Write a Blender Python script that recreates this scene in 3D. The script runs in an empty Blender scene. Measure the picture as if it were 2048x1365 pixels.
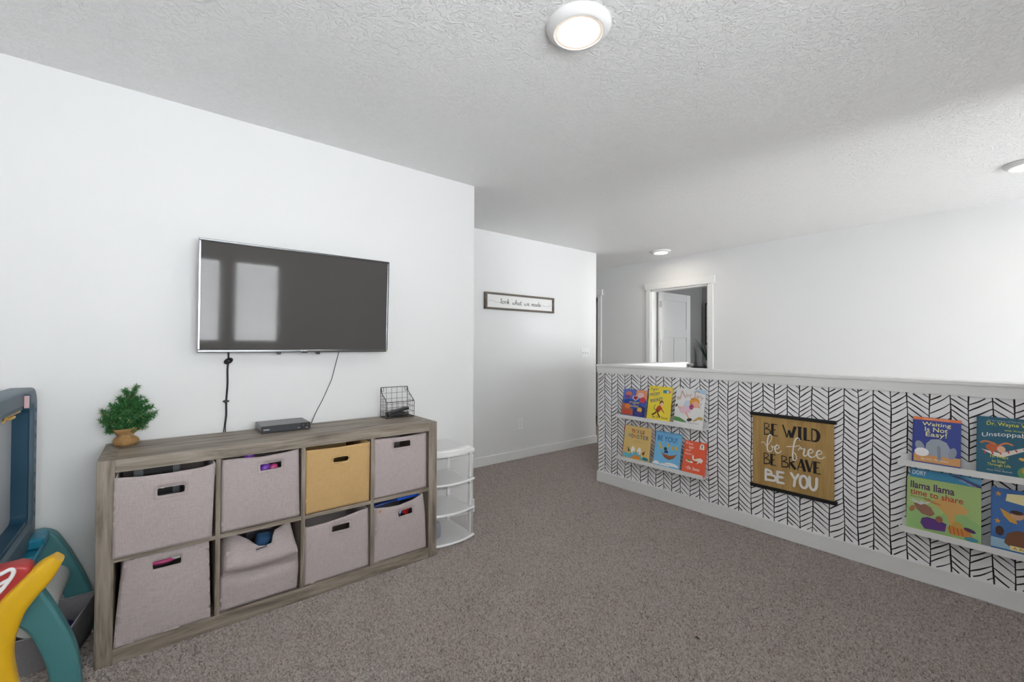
import bpy, bmesh, math, random
from mathutils import Vector, Matrix
from mathutils.geometry import delaunay_2d_cdt
random.seed(7)
PI = math.pi
SC = bpy.context.scene
COL = SC.collection

# ------------------------------------------------------------------ camera
FPX, CAMZ = 868.8131, 1.2424
_a, _p, _r = math.radians(52.1) - .0189, .0108, .0047
FWD = Vector((math.cos(_a)*math.cos(_p), math.sin(_a)*math.cos(_p), math.sin(_p)))
_rt = Vector((math.sin(_a), -math.cos(_a), 0)); _up = _rt.cross(FWD)
RGT = _rt*math.cos(_r) + _up*math.sin(_r); UPV = RGT.cross(FWD)
CAM = Vector((0, 0, CAMZ))
cd = bpy.data.cameras.new('camera'); cam = bpy.data.objects.new('camera', cd); COL.objects.link(cam)
cd.sensor_width = 36; cd.lens = FPX*36/2048; cd.clip_start = .02
m = Matrix((RGT, UPV, -FWD)).transposed().to_4x4(); m.translation = CAM
cam.matrix_world = m
SC.camera = cam
def at(x, y, ax, v):
    """pixel of the 2048x1365 photograph -> point on the plane ax = v"""
    d = FWD + RGT*((x-1024)/FPX) - UPV*((y-682.5)/FPX)
    i = 'xyz'.index(ax)
    return CAM + d*((v-CAM[i])/d[i])

# ------------------------------------------------------------------ light
SKY = 13.6
W = bpy.data.worlds.new('sky'); SC.world = W; W.use_nodes = True
bg = W.node_tree.nodes['Background']
bg.inputs[0].default_value = (.94, .975, 1.0, 1); bg.inputs[1].default_value = SKY
SC.view_settings.view_transform = 'Standard'; SC.view_settings.look = 'None'
SC.view_settings.exposure = 1.22; SC.view_settings.gamma = 1; SC.view_settings.use_curve_mapping = False
SC.cycles.use_denoising = True
SC.cycles.max_bounces = 10; SC.cycles.diffuse_bounces = 7; SC.cycles.transparent_max_bounces = 16
LAMP = 24.0
# windows (x0, x1, z0, z1) in the wall behind the camera, and one over the stairs
WIN = [(-.575, -.04, .97, 1.99), (0.04, .575, .97, 1.99), (.655, 1.19, .97, 1.99)]  # first window is unseen, added to brighten the half wall
STAIRWIN = (3.35, 4.35, -1.0, 2.2)
YS = -4.5                                # far end of the stairwell, behind the camera's line of sight
ADDED_BEDWIN = (7.2, 7.7, 1.0, 2.0)  # unseen window, added to lighten the room beyond the door
def portal(x0, x1, z0, z1, y, face):
    l = bpy.data.lights.new('sky_portal', 'AREA'); l.shape = 'RECTANGLE'; l.size = x1-x0; l.size_y = z1-z0
    l.cycles.is_portal = True
    o = bpy.data.objects.new('sky_portal', l); COL.objects.link(o)
    o.location = ((x0+x1)/2, y, (z0+z1)/2); o.rotation_euler = (face*PI/2, 0, 0)
for w_ in WIN: portal(*w_, -1.01, 1)
portal(*STAIRWIN, YS-.11, 1)
portal(*ADDED_BEDWIN, 1.29, 1)

# ------------------------------------------------------------------ materials
def lin(c):
    return tuple(((v/255)/12.92 if v/255 <= .04045 else ((v/255+.055)/1.055)**2.4) for v in c) + (1,)
def nn(t, kind, **kw):
    n = t.nodes.new(kind)
    for k, v in kw.items(): setattr(n, k, v)
    return n
MATS = {}
def mat(name, col, rough=.5, metal=0, spec=.5, noise=None, bump=None, emit=None, alpha=None, coat=0, srgb=False):
    """plain principled colour + optional fine colour noise (scale, amount) + bump (scale, strength, distance)"""
    if name in MATS: return MATS[name]
    M = bpy.data.materials.new(name); M.use_nodes = True; t = M.node_tree; b = t.nodes['Principled BSDF']
    c = lin(col) if srgb else tuple(col) + (1,)
    b.inputs['Base Color'].default_value = c; b.inputs['Roughness'].default_value = rough
    b.inputs['Metallic'].default_value = metal; b.inputs['Specular IOR Level'].default_value = spec
    b.inputs['Coat Weight'].default_value = coat
    M.diffuse_color = c
    if noise or bump:
        tc = nn(t, 'ShaderNodeTexCoord')
    if noise:
        n = nn(t, 'ShaderNodeTexNoise'); n.inputs['Scale'].default_value = noise[0]; n.inputs['Detail'].default_value = 4
        t.links.new(tc.outputs['Object'], n.inputs['Vector'])
        r = nn(t, 'ShaderNodeValToRGB'); r.color_ramp.elements[0].position = .3; r.color_ramp.elements[1].position = .7
        k = noise[1]
        r.color_ramp.elements[0].color = tuple(max(0, v*(1-k)) for v in c[:3]) + (1,)
        r.color_ramp.elements[1].color = tuple(min(1, v*(1+k)) for v in c[:3]) + (1,)
        t.links.new(n.outputs['Fac'], r.inputs[0]); t.links.new(r.outputs[0], b.inputs['Base Color'])
    if bump:
        n = nn(t, 'ShaderNodeTexNoise'); n.inputs['Scale'].default_value = bump[0]; n.inputs['Detail'].default_value = 3
        t.links.new(tc.outputs['Object'], n.inputs['Vector'])
        bp = nn(t, 'ShaderNodeBump'); bp.inputs['Strength'].default_value = bump[1]; bp.inputs['Distance'].default_value = bump[2]
        t.links.new(n.outputs['Fac'], bp.inputs['Height']); t.links.new(bp.outputs[0], b.inputs['Normal'])
    if emit:
        b.inputs['Emission Color'].default_value = tuple(emit[:3]) + (1,); b.inputs['Emission Strength'].default_value = emit[3]
    MATS[name] = M
    return M

def wood(name, axis, c0, c1, c2):
    M = bpy.data.materials.new(name); M.use_nodes = True; t = M.node_tree; b = t.nodes['Principled BSDF']
    tc = nn(t, 'ShaderNodeTexCoord'); mp = nn(t, 'ShaderNodeMapping')
    s = [20, 20, 20]; s['xyz'.index(axis)] = 1.9
    mp.inputs['Scale'].default_value = s
    t.links.new(tc.outputs['Object'], mp.inputs[0])
    n = nn(t, 'ShaderNodeTexNoise'); n.inputs['Scale'].default_value = 1.6; n.inputs['Detail'].default_value = 6; n.inputs['Roughness'].default_value = .62
    n.inputs['Distortion'].default_value = .6
    t.links.new(mp.outputs[0], n.inputs['Vector'])
    r = nn(t, 'ShaderNodeValToRGB'); e = r.color_ramp.elements
    e[0].position = .33; e[0].color = c0 + (1,); e[1].position = .66; e[1].color = c2 + (1,)
    k = e.new(.5); k.color = c1 + (1,)
    t.links.new(n.outputs['Fac'], r.inputs[0])
    # fine grain
    mp2 = nn(t, 'ShaderNodeMapping'); s2 = [160, 160, 160]; s2['xyz'.index(axis)] = 7
    mp2.inputs['Scale'].default_value = s2; t.links.new(tc.outputs['Object'], mp2.inputs[0])
    n2 = nn(t, 'ShaderNodeTexNoise'); n2.inputs['Scale'].default_value = 1; n2.inputs['Detail'].default_value = 2
    t.links.new(mp2.outputs[0], n2.inputs['Vector'])
    mx = nn(t, 'ShaderNodeMix'); mx.data_type = 'RGBA'; mx.blend_type = 'MULTIPLY'; mx.inputs['Factor'].default_value = .35
    t.links.new(r.outputs[0], mx.inputs[6]); t.links.new(n2.outputs['Fac'], mx.inputs[7])
    mx.clamp_result = False
    t.links.new(mx.outputs[2], b.inputs['Base Color']); b.inputs['Roughness'].default_value = .5
    bp = nn(t, 'ShaderNodeBump'); bp.inputs['Strength'].default_value = .15; bp.inputs['Distance'].default_value = .001
    t.links.new(n2.outputs['Fac'], bp.inputs['Height']); t.links.new(bp.outputs[0], b.inputs['Normal'])
    MATS[name] = M
    return M
WC = ((.135, .11, .086), (.31, .26, .207), (.43, .37, .308))
wood_x = wood('grey_oak_lengthwise', 'x', *WC)
wood_z = wood('grey_oak_upright', 'z', *WC)
wood_y = wood('grey_oak_crosswise', 'y', *WC)
frame_wood = wood('dark_frame_wood', 'x', (.10, .08, .06), (.16, .13, .10), (.21, .175, .14))
bamboo = wood('sign_wood', 'z', (.45, .27, .085), (.52, .325, .105), (.58, .38, .14))

def carpet_mat():
    M = bpy.data.materials.new('carpet'); M.use_nodes = True; t = M.node_tree; b = t.nodes['Principled BSDF']
    tc = nn(t, 'ShaderNodeTexCoord')
    n = nn(t, 'ShaderNodeTexNoise'); n.inputs['Scale'].default_value = 190; n.inputs['Detail'].default_value = 3; n.inputs['Roughness'].default_value = .7
    n.inputs['Distortion'].default_value = .8
    t.links.new(tc.outputs['Object'], n.inputs['Vector'])
    r = nn(t, 'ShaderNodeValToRGB'); e = r.color_ramp.elements
    e[0].position = .36; e[0].color = (.055, .042, .036, 1); e[1].position = .60; e[1].color = (.64, .56, .51, 1)
    k = e.new(.47); k.color = (.345, .29, .26, 1)
    t.links.new(n.outputs['Fac'], r.inputs[0])
    # trodden patches: the pile lies differently
    n2 = nn(t, 'ShaderNodeTexNoise'); n2.inputs['Scale'].default_value = 7; n2.inputs['Detail'].default_value = 5
    t.links.new(tc.outputs['Object'], n2.inputs['Vector'])
    r2 = nn(t, 'ShaderNodeValToRGB'); r2.color_ramp.elements[0].position = .33; r2.color_ramp.elements[1].position = .52
    r2.color_ramp.elements[0].color = (.86, .85, .85, 1); r2.color_ramp.elements[1].color = (1, 1, 1, 1)
    t.links.new(n2.outputs['Fac'], r2.inputs[0])
    mx = nn(t, 'ShaderNodeMix'); mx.data_type = 'RGBA'; mx.blend_type = 'MULTIPLY'; mx.inputs['Factor'].default_value = 1
    t.links.new(r.outputs[0], mx.inputs[6]); t.links.new(r2.outputs[0], mx.inputs[7])
    t.links.new(mx.outputs[2], b.inputs['Base Color'])
    b.inputs['Roughness'].default_value = .95; b.inputs['Specular IOR Level'].default_value = .1
    v = nn(t, 'ShaderNodeTexNoise'); v.inputs['Scale'].default_value = 160; v.inputs['Detail'].default_value = 2
    t.links.new(tc.outputs['Object'], v.inputs['Vector'])
    bp = nn(t, 'ShaderNodeBump'); bp.inputs['Strength'].default_value = 1; bp.inputs['Distance'].default_value = .006
    t.links.new(v.outputs['Fac'], bp.inputs['Height']); t.links.new(bp.outputs[0], b.inputs['Normal'])
    return M
def ceiling_mat():
    M = bpy.data.materials.new('textured_ceiling_paint'); M.use_nodes = True; t = M.node_tree; b = t.nodes['Principled BSDF']
    b.inputs['Base Color'].default_value = (.84, .84, .835, 1); b.inputs['Roughness'].default_value = .42; b.inputs['Specular IOR Level'].default_value = .35
    tc = nn(t, 'ShaderNodeTexCoord')
    n = nn(t, 'ShaderNodeTexNoise'); n.inputs['Scale'].default_value = 32; n.inputs['Detail'].default_value = 3.5; n.inputs['Distortion'].default_value = 1.6
    t.links.new(tc.outputs['Object'], n.inputs['Vector'])
    r = nn(t, 'ShaderNodeValToRGB'); r.color_ramp.elements[0].position = .47; r.color_ramp.elements[1].position = .56
    t.links.new(n.outputs['Fac'], r.inputs[0])
    bp = nn(t, 'ShaderNodeBump'); bp.inputs['Strength'].default_value = .55; bp.inputs['Distance'].default_value = .005
    t.links.new(r.outputs[0], bp.inputs['Height']); t.links.new(bp.outputs[0], b.inputs['Normal'])
    return M
def milky_mat(name, col, op, rough=.35, trans=0):
    M = bpy.data.materials.new(name); M.use_nodes = True; t = M.node_tree; b = t.nodes['Principled BSDF']
    b.inputs['Base Color'].default_value = col + (1,); b.inputs['Roughness'].default_value = rough
    src = b
    if trans:
        tl = nn(t, 'ShaderNodeBsdfTranslucent'); tl.inputs[0].default_value = col + (1,)
        src = nn(t, 'ShaderNodeMixShader'); src.inputs[0].default_value = trans
        t.links.new(b.outputs[0], src.inputs[1]); t.links.new(tl.outputs[0], src.inputs[2])
    tr = nn(t, 'ShaderNodeBsdfTransparent'); mx = nn(t, 'ShaderNodeMixShader'); mx.inputs[0].default_value = op
    t.links.new(tr.outputs[0], mx.inputs[1]); t.links.new(src.outputs[0], mx.inputs[2])
    t.links.new(mx.outputs[0], t.nodes['Material Output'].inputs[0])
    return M
def fabric_mat(name, col, amt=.2):
    M = bpy.data.materials.new(name); M.use_nodes = True; t = M.node_tree; b = t.nodes['Principled BSDF']
    tc = nn(t, 'ShaderNodeTexCoord'); out = []
    for s in ((420, 420, 40), (40, 40, 420)):
        mp = nn(t, 'ShaderNodeMapping'); mp.inputs['Scale'].default_value = s
        t.links.new(tc.outputs['Object'], mp.inputs[0])
        n = nn(t, 'ShaderNodeTexNoise'); n.inputs['Scale'].default_value = 1; n.inputs['Detail'].default_value = 3
        t.links.new(mp.outputs[0], n.inputs['Vector']); out.append(n)
    ad = nn(t, 'ShaderNodeMath', operation='ADD'); t.links.new(out[0].outputs['Fac'], ad.inputs[0]); t.links.new(out[1].outputs['Fac'], ad.inputs[1])
    hf = nn(t, 'ShaderNodeMath', operation='MULTIPLY'); hf.inputs[1].default_value = .5; t.links.new(ad.outputs[0], hf.inputs[0])
    r = nn(t, 'ShaderNodeValToRGB'); r.color_ramp.elements[0].position = .35; r.color_ramp.elements[1].position = .65
    r.color_ramp.elements[0].color = tuple(v*(1-amt) for v in col) + (1,); r.color_ramp.elements[1].color = tuple(min(1, v*(1+amt)) for v in col) + (1,)
    t.links.new(hf.outputs[0], r.inputs[0]); t.links.new(r.outputs[0], b.inputs['Base Color'])
    b.inputs['Roughness'].default_value = .9; b.inputs['Specular IOR Level'].default_value = .15
    bp = nn(t, 'ShaderNodeBump'); bp.inputs['Strength'].default_value = .3; bp.inputs['Distance'].default_value = .001
    t.links.new(hf.outputs[0], bp.inputs['Height']); t.links.new(bp.outputs[0], b.inputs['Normal'])
    return M
M_wall = mat('white_wall_paint', (.765, .767, .765), .55, spec=.3, bump=(90, .06, .002))
M_trim = mat('white_trim_paint', (.80, .80, .79), .35)
M_paper = mat('wallpaper_white', (.88, .87, .875), .6)
M_ink = mat('wallpaper_ink', (.012, .011, .014), .6)
M_black = mat('black_plastic', (.012, .012, .014), .35)
M_white = mat('white_plastic', (.82, .82, .82), .3)
M_steel = mat('brushed_nickel', (.55, .52, .48), .3, metal=1)
M_carpet = carpet_mat(); M_ceil = ceiling_mat()
M_bin = fabric_mat('taupe_fabric', (.46, .40, .395), .13)
M_mustard = fabric_mat('mustard_fabric', (.56, .37, .165), .08)
M_greyfab = fabric_mat('grey_fabric', (.26, .25, .27), .1)

# ------------------------------------------------------------------ mesh helpers
class B:
    def __init__(s): s.bm = bmesh.new(); s.mats = []; s.i = 0
    def use(s, m_):
        if m_ not in s.mats: s.mats.append(m_)
        s.i = s.mats.index(m_); return s
    def _face(s, vs):
        try:
            f = s.bm.faces.new(vs); f.material_index = s.i; return f
        except ValueError: return None
    def box(s, x0, x1, y0, y1, z0, z1, bev=0):
        v = [s.bm.verts.new((x, y, z)) for x in (x0, x1) for y in (y0, y1) for z in (z0, z1)]
        fs = [s._face([v[i] for i in q]) for q in ((0, 1, 3, 2), (4, 6, 7, 5), (0, 4, 5, 1), (2, 3, 7, 6), (0, 2, 6, 4), (1, 5, 7, 3))]
        if bev:
            es = list({e for f in fs for e in f.edges})
            r = bmesh.ops.bevel(s.bm, geom=es, offset=bev, segments=2, affect='EDGES', profile=.5)
            for f in r['faces']: f.material_index = s.i
        return s
    def prism(s, poly, ax, a, b):
        """poly in the two other axes (cyclic order: x->(y,z), y->(x,z), z->(x,y)), extruded from a to b"""
        def P(u, v, w):
            return {'x': (w, u, v), 'y': (u, w, v), 'z': (u, v, w)}[ax]
        A = [s.bm.verts.new(P(u, v, a)) for u, v in poly]; Bv = [s.bm.verts.new(P(u, v, b)) for u, v in poly]
        n = len(poly); s._face(A); s._face(Bv[::-1])
        for i in range(n): s._face([A[i], Bv[i], Bv[(i+1) % n], A[(i+1) % n]])
        return s
    def poly(s, pts):
        s._face([s.bm.verts.new(p) for p in pts]); return s
    def tube(s, pts, r, seg=8, cap=True, closed=False):
        pts = [Vector(p) for p in pts]; n = len(pts); rings = []
        rr = r if isinstance(r, (list, tuple)) else [r]*n
        u = None
        for i, p in enumerate(pts):
            d = (pts[(i+1) % n] - pts[i-1]) if closed else (pts[min(i+1, n-1)] - pts[max(i-1, 0)])
            d.normalize()
            if u is None: u = d.orthogonal().normalized()
            u = (u - d*u.dot(d)); u = u.normalized() if u.length > 1e-6 else d.orthogonal().normalized()
            w = d.cross(u)
            rings.append([s.bm.verts.new(p + (u*math.cos(k*2*PI/seg) + w*math.sin(k*2*PI/seg))*rr[i]) for k in range(seg)])
        for i in range(n if closed else n-1):
            a, b = rings[i], rings[(i+1) % n]
            for k in range(seg): s._face([a[k], a[(k+1) % seg], b[(k+1) % seg], b[k]])
        if cap and not closed: s._face(rings[0][::-1]); s._face(rings[-1])
        return s
    def lathe(s, prof, c, seg=32, ax='z', cap0=True, cap1=True, wob=None):
        rings = []
        for j, (r, h) in enumerate(prof):
            ring = []
            for k in range(seg):
                a = 2*PI*k/seg; q = r*(wob(a, h) if wob else 1)
                x, y = q*math.cos(a), q*math.sin(a)
                ring.append(s.bm.verts.new({'z': (c[0]+x, c[1]+y, c[2]+h), 'y': (c[0]+x, c[1]+h, c[2]+y), 'x': (c[0]+h, c[1]+x, c[2]+y)}[ax]))
            rings.append(ring)
        for a, b in zip(rings, rings[1:]):
            for k in range(seg): s._face([a[k], a[(k+1) % seg], b[(k+1) % seg], b[k]])
        if cap0: s._face(rings[0][::-1])
        if cap1: s._face(rings[-1])
        return s
    def blob(s, c, r, seg=16, rings=10, warp=None):
        v = []
        for j in range(rings+1):
            th = PI*j/rings; row = []
            for k in range(seg):
                ph = 2*PI*k/seg
                d = Vector((math.sin(th)*math.cos(ph), math.sin(th)*math.sin(ph), math.cos(th)))
                q = warp(d) if warp else 1
                row.append((c[0]+r[0]*d.x*q, c[1]+r[1]*d.y*q, c[2]+r[2]*d.z*q))
            v.append(row)
        top = s.bm.verts.new(v[0][0]); bot = s.bm.verts.new(v[-1][0])
        R = [[s.bm.verts.new(p) for p in row] for row in v[1:-1]]
        for k in range(seg):
            s._face([top, R[0][k], R[0][(k+1) % seg]]); s._face([bot, R[-1][(k+1) % seg], R[-1][k]])
        for a, b in zip(R, R[1:]):
            for k in range(seg): s._face([a[k], b[k], b[(k+1) % seg], a[(k+1) % seg]])
        return s
def smooth_pts(pts, n=6):
    """Catmull-Rom through points (tuples of any length)"""
    out = []; P = [tuple(p) for p in pts]
    for i in range(len(P)-1):
        p0, p1, p2, p3 = P[max(i-1, 0)], P[i], P[i+1], P[min(i+2, len(P)-1)]
        for k in range(n):
            t = k/n
            out.append(tuple(.5*((2*b) + (-a+c)*t + (2*a-5*b+4*c-d)*t*t + (-a+3*b-3*c+d)*t**3) for a, b, c, d in zip(p0, p1, p2, p3)))
    out.append(P[-1]); return out
LAY = [0.0]
def ribbon(b, pts, w, to3, round_=True):
    """flat stroke: pts 2d, w width or list, to3(u, v) -> 3d point"""
    n = len(pts); ww = w if isinstance(w, (list, tuple)) else [w]*n
    L, R = [], []
    for i in range(n):
        LAY[0] = (LAY[0]+3e-6) % .0009
        a, c = pts[max(i-1, 0)], pts[min(i+1, n-1)]
        dx, dy = c[0]-a[0], c[1]-a[1]; l = math.hypot(dx, dy) or 1
        nx, ny = -dy/l*ww[i]/2, dx/l*ww[i]/2
        L.append(b.bm.verts.new(to3(pts[i][0]+nx, pts[i][1]+ny))); R.append(b.bm.verts.new(to3(pts[i][0]-nx, pts[i][1]-ny)))
    for i in range(n-1): b._face([R[i], R[i+1], L[i+1], L[i]])
    if round_:
        for i, (l, r) in ((0, (L[0], R[0])), (n-1, (R[-1], L[-1]))):
            p = pts[i]; q = pts[1] if i == 0 else pts[n-2]
            dx, dy = p[0]-q[0], p[1]-q[1]; a0 = math.atan2(dy, dx)
            vs = [b.bm.verts.new(to3(p[0]+math.cos(a0+t)*ww[i]/2, p[1]+math.sin(a0+t)*ww[i]/2)) for t in (-PI/4, 0, PI/4)]
            b._face([r] + vs[::-1] + [l] if False else [l] + vs[::-1] + [r] if i == 0 else [r] + vs[::1] + [l])
def ellipse(cx, cy, rx, ry, n=20, rot=0, a0=0, a1=2*PI):
    o = []
    full = abs(a1-a0-2*PI) < 1e-6
    for k in range(n if full else n+1):
        a = a0+(a1-a0)*k/n; x, y = rx*math.cos(a), ry*math.sin(a)
        o.append((cx+x*math.cos(rot)-y*math.sin(rot), cy+x*math.sin(rot)+y*math.cos(rot)))
    return o
def rrect(x0, x1, y0, y1, r, n=5):
    o = []
    for cx, cy, a in ((x1-r, y1-r, 0), (x0+r, y1-r, PI/2), (x0+r, y0+r, PI), (x1-r, y0+r, 3*PI/2)):
        for k in range(n+1): o.append((cx+r*math.cos(a+k*PI/2/n), cy+r*math.sin(a+k*PI/2/n)))
    return o
def obj(name, b, m_=None, parent=None, smooth=False, local=False, label=None, normals=True):
    if parent is not None and not local:
        bmesh.ops.translate(b.bm, verts=b.bm.verts, vec=-wloc(parent))
    if normals: bmesh.ops.recalc_face_normals(b.bm, faces=b.bm.faces)
    me = bpy.data.meshes.new(name); b.bm.to_mesh(me); b.bm.free()
    for x in (b.mats or [m_]): me.materials.append(x)
    if smooth:
        for p in me.polygons: p.use_smooth = True
        if smooth is not True: me.set_sharp_from_angle(angle=smooth)
    o = bpy.data.objects.new(name, me); COL.objects.link(o)
    if parent is not None: o.parent = parent
    if label: o['label'] = label
    return o
def wloc(o):
    v = Vector((0, 0, 0))
    while o is not None: v = v + o.location; o = o.parent
    return v
def tag(o, label, cat, group=None):
    o['label'] = label; o['category'] = cat
    if group: o['group'] = group
    return o
def thing(name, label, cat, loc=(0, 0, 0), group=None, rot=(0, 0, 0)):
    o = bpy.data.objects.new(name, None); COL.objects.link(o); o.location = loc; o.rotation_euler = rot
    o.empty_display_size = .05
    return tag(o, label, cat, group)
def struct(name, b, m_, label, cat, smooth=False):
    o = obj(name, b, m_, smooth=smooth); o['kind'] = 'structure'; o['label'] = label; o['category'] = cat
    return o
def bevelmod(o, w=.003, seg=2):
    k = o.modifiers.new('bevel', 'BEVEL'); k.width = w; k.segments = seg; k.limit_method = 'ANGLE'; return o

# ---- lettering
def text_polys(s, bold=0.0, shear=0.0):
    cu = bpy.data.curves.new('t', 'FONT'); cu.body = s; cu.resolution_u = 3; cu.offset = bold; cu.shear = shear; cu.fill_mode = 'FRONT'
    o = bpy.data.objects.new('t', cu); me = o.to_mesh()
    vs = [(v.co.x, v.co.y) for v in me.vertices]; fs = [tuple(p.vertices) for p in me.polygons]
    o.to_mesh_clear(); bpy.data.objects.remove(o); bpy.data.curves.remove(cu)
    return vs, fs
def text(b, s, x0, x1, y0, y1, to3, bold=.01, shear=0, rot=0, arc=0):
    """fit the words s into the box x0..x1, y0..y1 (2d), optional rotation and arching"""
    vs, fs = text_polys(s, bold, shear)
    ax, bx = min(v[0] for v in vs), max(v[0] for v in vs); ay, by = min(v[1] for v in vs), max(v[1] for v in vs)
    cx, cy = (x0+x1)/2, (y0+y1)/2; out = []
    for x, y in vs:
        u = x0+(x-ax)/(bx-ax)*(x1-x0); w = y0+(y-ay)/(by-ay)*(y1-y0)
        if arc: w += arc*(1-((u-cx)/((x1-x0)/2))**2)
        if rot:
            du, dw = u-cx, w-cy; u, w = cx+du*math.cos(rot)-dw*math.sin(rot), cy+du*math.sin(rot)+dw*math.cos(rot)
        out.append(b.bm.verts.new(to3(u, w)))
    for f in fs: b._face([out[i] for i in f])
SCRIPT = {
 'l': ([[(0, .1), (.25, .6), (.36, 1.6), (.22, 2.0), (.1, 1.6), (.12, .4), (.28, 0), (.5, .2)]], .5),
 'o': ([[(.45, .85), (.2, .9), (.04, .5), (.15, .05), (.42, .05), (.55, .45), (.42, .85), (.6, .72), (.75, .8)]], .7),
 'k': ([[(0, .1), (.25, .8), (.34, 1.6), (.22, 1.95), (.12, 1.5), (.1, 0)], [(.1, .5), (.35, .92), (.46, .7), (.16, .45), (.45, 0), (.65, .2)]], .68),
 'w': ([[(0, .8), (.08, .2), (.22, 0), (.38, .3), (.42, .8), (.42, .25), (.58, 0), (.78, .4), (.8, .85), (.95, .8)]], .95),
 'h': ([[(0, .1), (.25, .8), (.33, 1.7), (.21, 2.0), (.11, 1.5), (.08, 0)], [(.08, .2), (.18, .65), (.36, .92), (.5, .75), (.5, .15), (.62, 0), (.76, .2)]], .76),
 'a': ([[(.5, .8), (.25, .92), (.05, .5), (.15, .03), (.36, .1), (.52, .85)], [(.52, .85), (.5, .2), (.62, 0), (.76, .2)]], .74),
 't': ([[(.16, 1.6), (.12, .25), (.28, 0), (.46, .2)], [(-.08, 1.05), (.42, 1.1)]], .46),
 'e': ([[(0, .4), (.3, .5), (.42, .75), (.28, .95), (.08, .65), (.12, .15), (.35, 0), (.62, .3)]], .6),
 'm': ([[(0, .85), (.06, 0)], [(.06, .3), (.14, .7), (.28, .92), (.36, .6), (.34, 0)], [(.34, .3), (.44, .75), (.58, .92), (.68, .6), (.66, .1), (.78, 0), (.92, .2)]], .9),
 'd': ([[(.5, .8), (.25, .92), (.05, .5), (.15, .03), (.38, .1), (.55, .9)], [(.62, 1.9), (.55, .3), (.65, 0), (.82, .2)]], .8),
 'b': ([[(.0, .55), (.22, 1.0), (.45, 1.6), (.42, 2.0), (.22, 1.95), (.08, 1.3), (.06, .3), (.16, .02), (.4, .05), (.52, .4), (.42, .72), (.56, .62), (.68, .66)]], .66),
 'f': ([[(.75, 1.75), (.62, 2.05), (.4, 1.8), (.26, .9), (.2, -.4), (.32, -.75), (.48, -.5), (.42, .05), (.28, .15)], [(-.25, .78), (.3, .95), (.7, 1.15)]], .62),
 'r': ([[(0, .55), (.14, .98), (.22, .78), (.44, .84), (.38, .2), (.5, 0), (.66, .25)]], .64),
}
def script(b, s, x0, y0, h, w, to3, track=1.0, wv=.45):
    """cursive words by pen strokes; h = x-height; returns the end x"""
    x = x0
    for ch in s:
        if ch == ' ': x += h*.55*track; continue
        st, adv = SCRIPT[ch]
        for line in st:
            P = smooth_pts([(x+p[0]*h*track, y0+p[1]*h) for p in line], 6)
            ww = []
            for i in range(len(P)):
                dy = P[min(i+1, len(P)-1)][1]-P[max(i-1, 0)][1]
                ww.append(w*(1+wv) if dy < 0 else w*(1-wv*.4))
            ribbon(b, P, ww, to3)
        x += adv*h*track
    return x
t_, k_ = .07, .2   # thin and thick pen
CAPS = {
 'B': ([([(0, 0), (0, 1)], t_), ([(0, .98), (.3, .93), (.34, .72), (.06, .52)], t_), ([(.06, .52), (.42, .42), (.42, .12), (0, .02)], t_*1.3)], .56),
 'E': ([([(.06, 0), (.06, 1)], k_), ([(0, .96), (.42, .96)], t_), ([(.1, .5), (.32, .5)], t_), ([(0, .035), (.46, .035)], t_)], .58),
 'W': ([([(0, 1), (.28, .03)], t_*1.4), ([(.28, .03), (.4, .62)], t_), ([(.4, .62), (.56, .06)], k_*.9), ([(.58, .06), (.82, .98)], k_)], .96),
 'I': ([([(.14, 0), (.14, 1)], k_), ([(0, .97), (.28, .97)], t_), ([(0, .03), (.28, .03)], t_)], .4),
 'L': ([([(.08, 0), (.08, 1)], k_), ([(0, .035), (.42, .035)], t_)], .5),
 'D': ([([(0, 0), (0, 1)], t_), ([(0, .98), (.3, .85), (.4, .5), (.3, .12), (0, .02)], [t_, k_*.8, k_*1.15, k_*.8, t_])], .58),
 'R': ([([(0, 0), (0, 1)], t_), ([(0, .98), (.3, .93), (.34, .7), (.05, .5)], t_*1.4), ([(.08, .5), (.42, .02)], k_)], .56),
 'A': ([([(0, 0), (.26, 1)], t_), ([(.26, .98), (.5, 0)], k_), ([(.02, .3), (.42, .32)], t_)], .58),
 'V': ([([(0, 1), (.26, .03)], k_), ([(.26, .03), (.46, 1)], t_)], .54),
}
BOLD = {
 'B': ([[(0, 0), (0, 1)], [(0, .98), (.28, .88), (.3, .66), (.04, .54)], [(.04, .54), (.5, .5), (.52, .12), (0, .04)]], .66),
 'E': ([[(0, 0), (0, 1)], [(0, .95), (.34, .98)], [(0, .52), (.3, .54)], [(0, .04), (.34, .04)]], .5),
 'Y': ([[(0, 1), (.26, .55)], [(.5, 1), (.26, .55), (.2, 0)]], .6),
 'O': ([ellipse(.25, .5, .25, .48, 18) + [(.5, .5)]], .64),
 'U': ([[(0, 1), (.02, .3), (.22, .02), (.42, .3), (.46, 1)]], .55),
}
def caps(b, s, x0, x1, y0, y1, to3):
    tot = sum(CAPS[c][1] for c in s)-.12; k = (x1-x0)/tot; h = y1-y0; x = x0
    for c in s:
        st, adv = CAPS[c]
        for line, w in st:
            P = [(x+p[0]*k, y0+p[1]*h) for p in line]
            if len(P) > 2 and c in 'BDR':
                if isinstance(w, list):
                    Q = smooth_pts([p + (ww,) for p, ww in zip(P, w)], 6); P = [q[:2] for q in Q]; w = [q[2]*k for q in Q]
                else: P = smooth_pts(P, 6); w = w*k
            else: w = w*k if not isinstance(w, list) else [v*k for v in w]
            ribbon(b, P, w, to3, round_=False)
        x += adv*k
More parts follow.
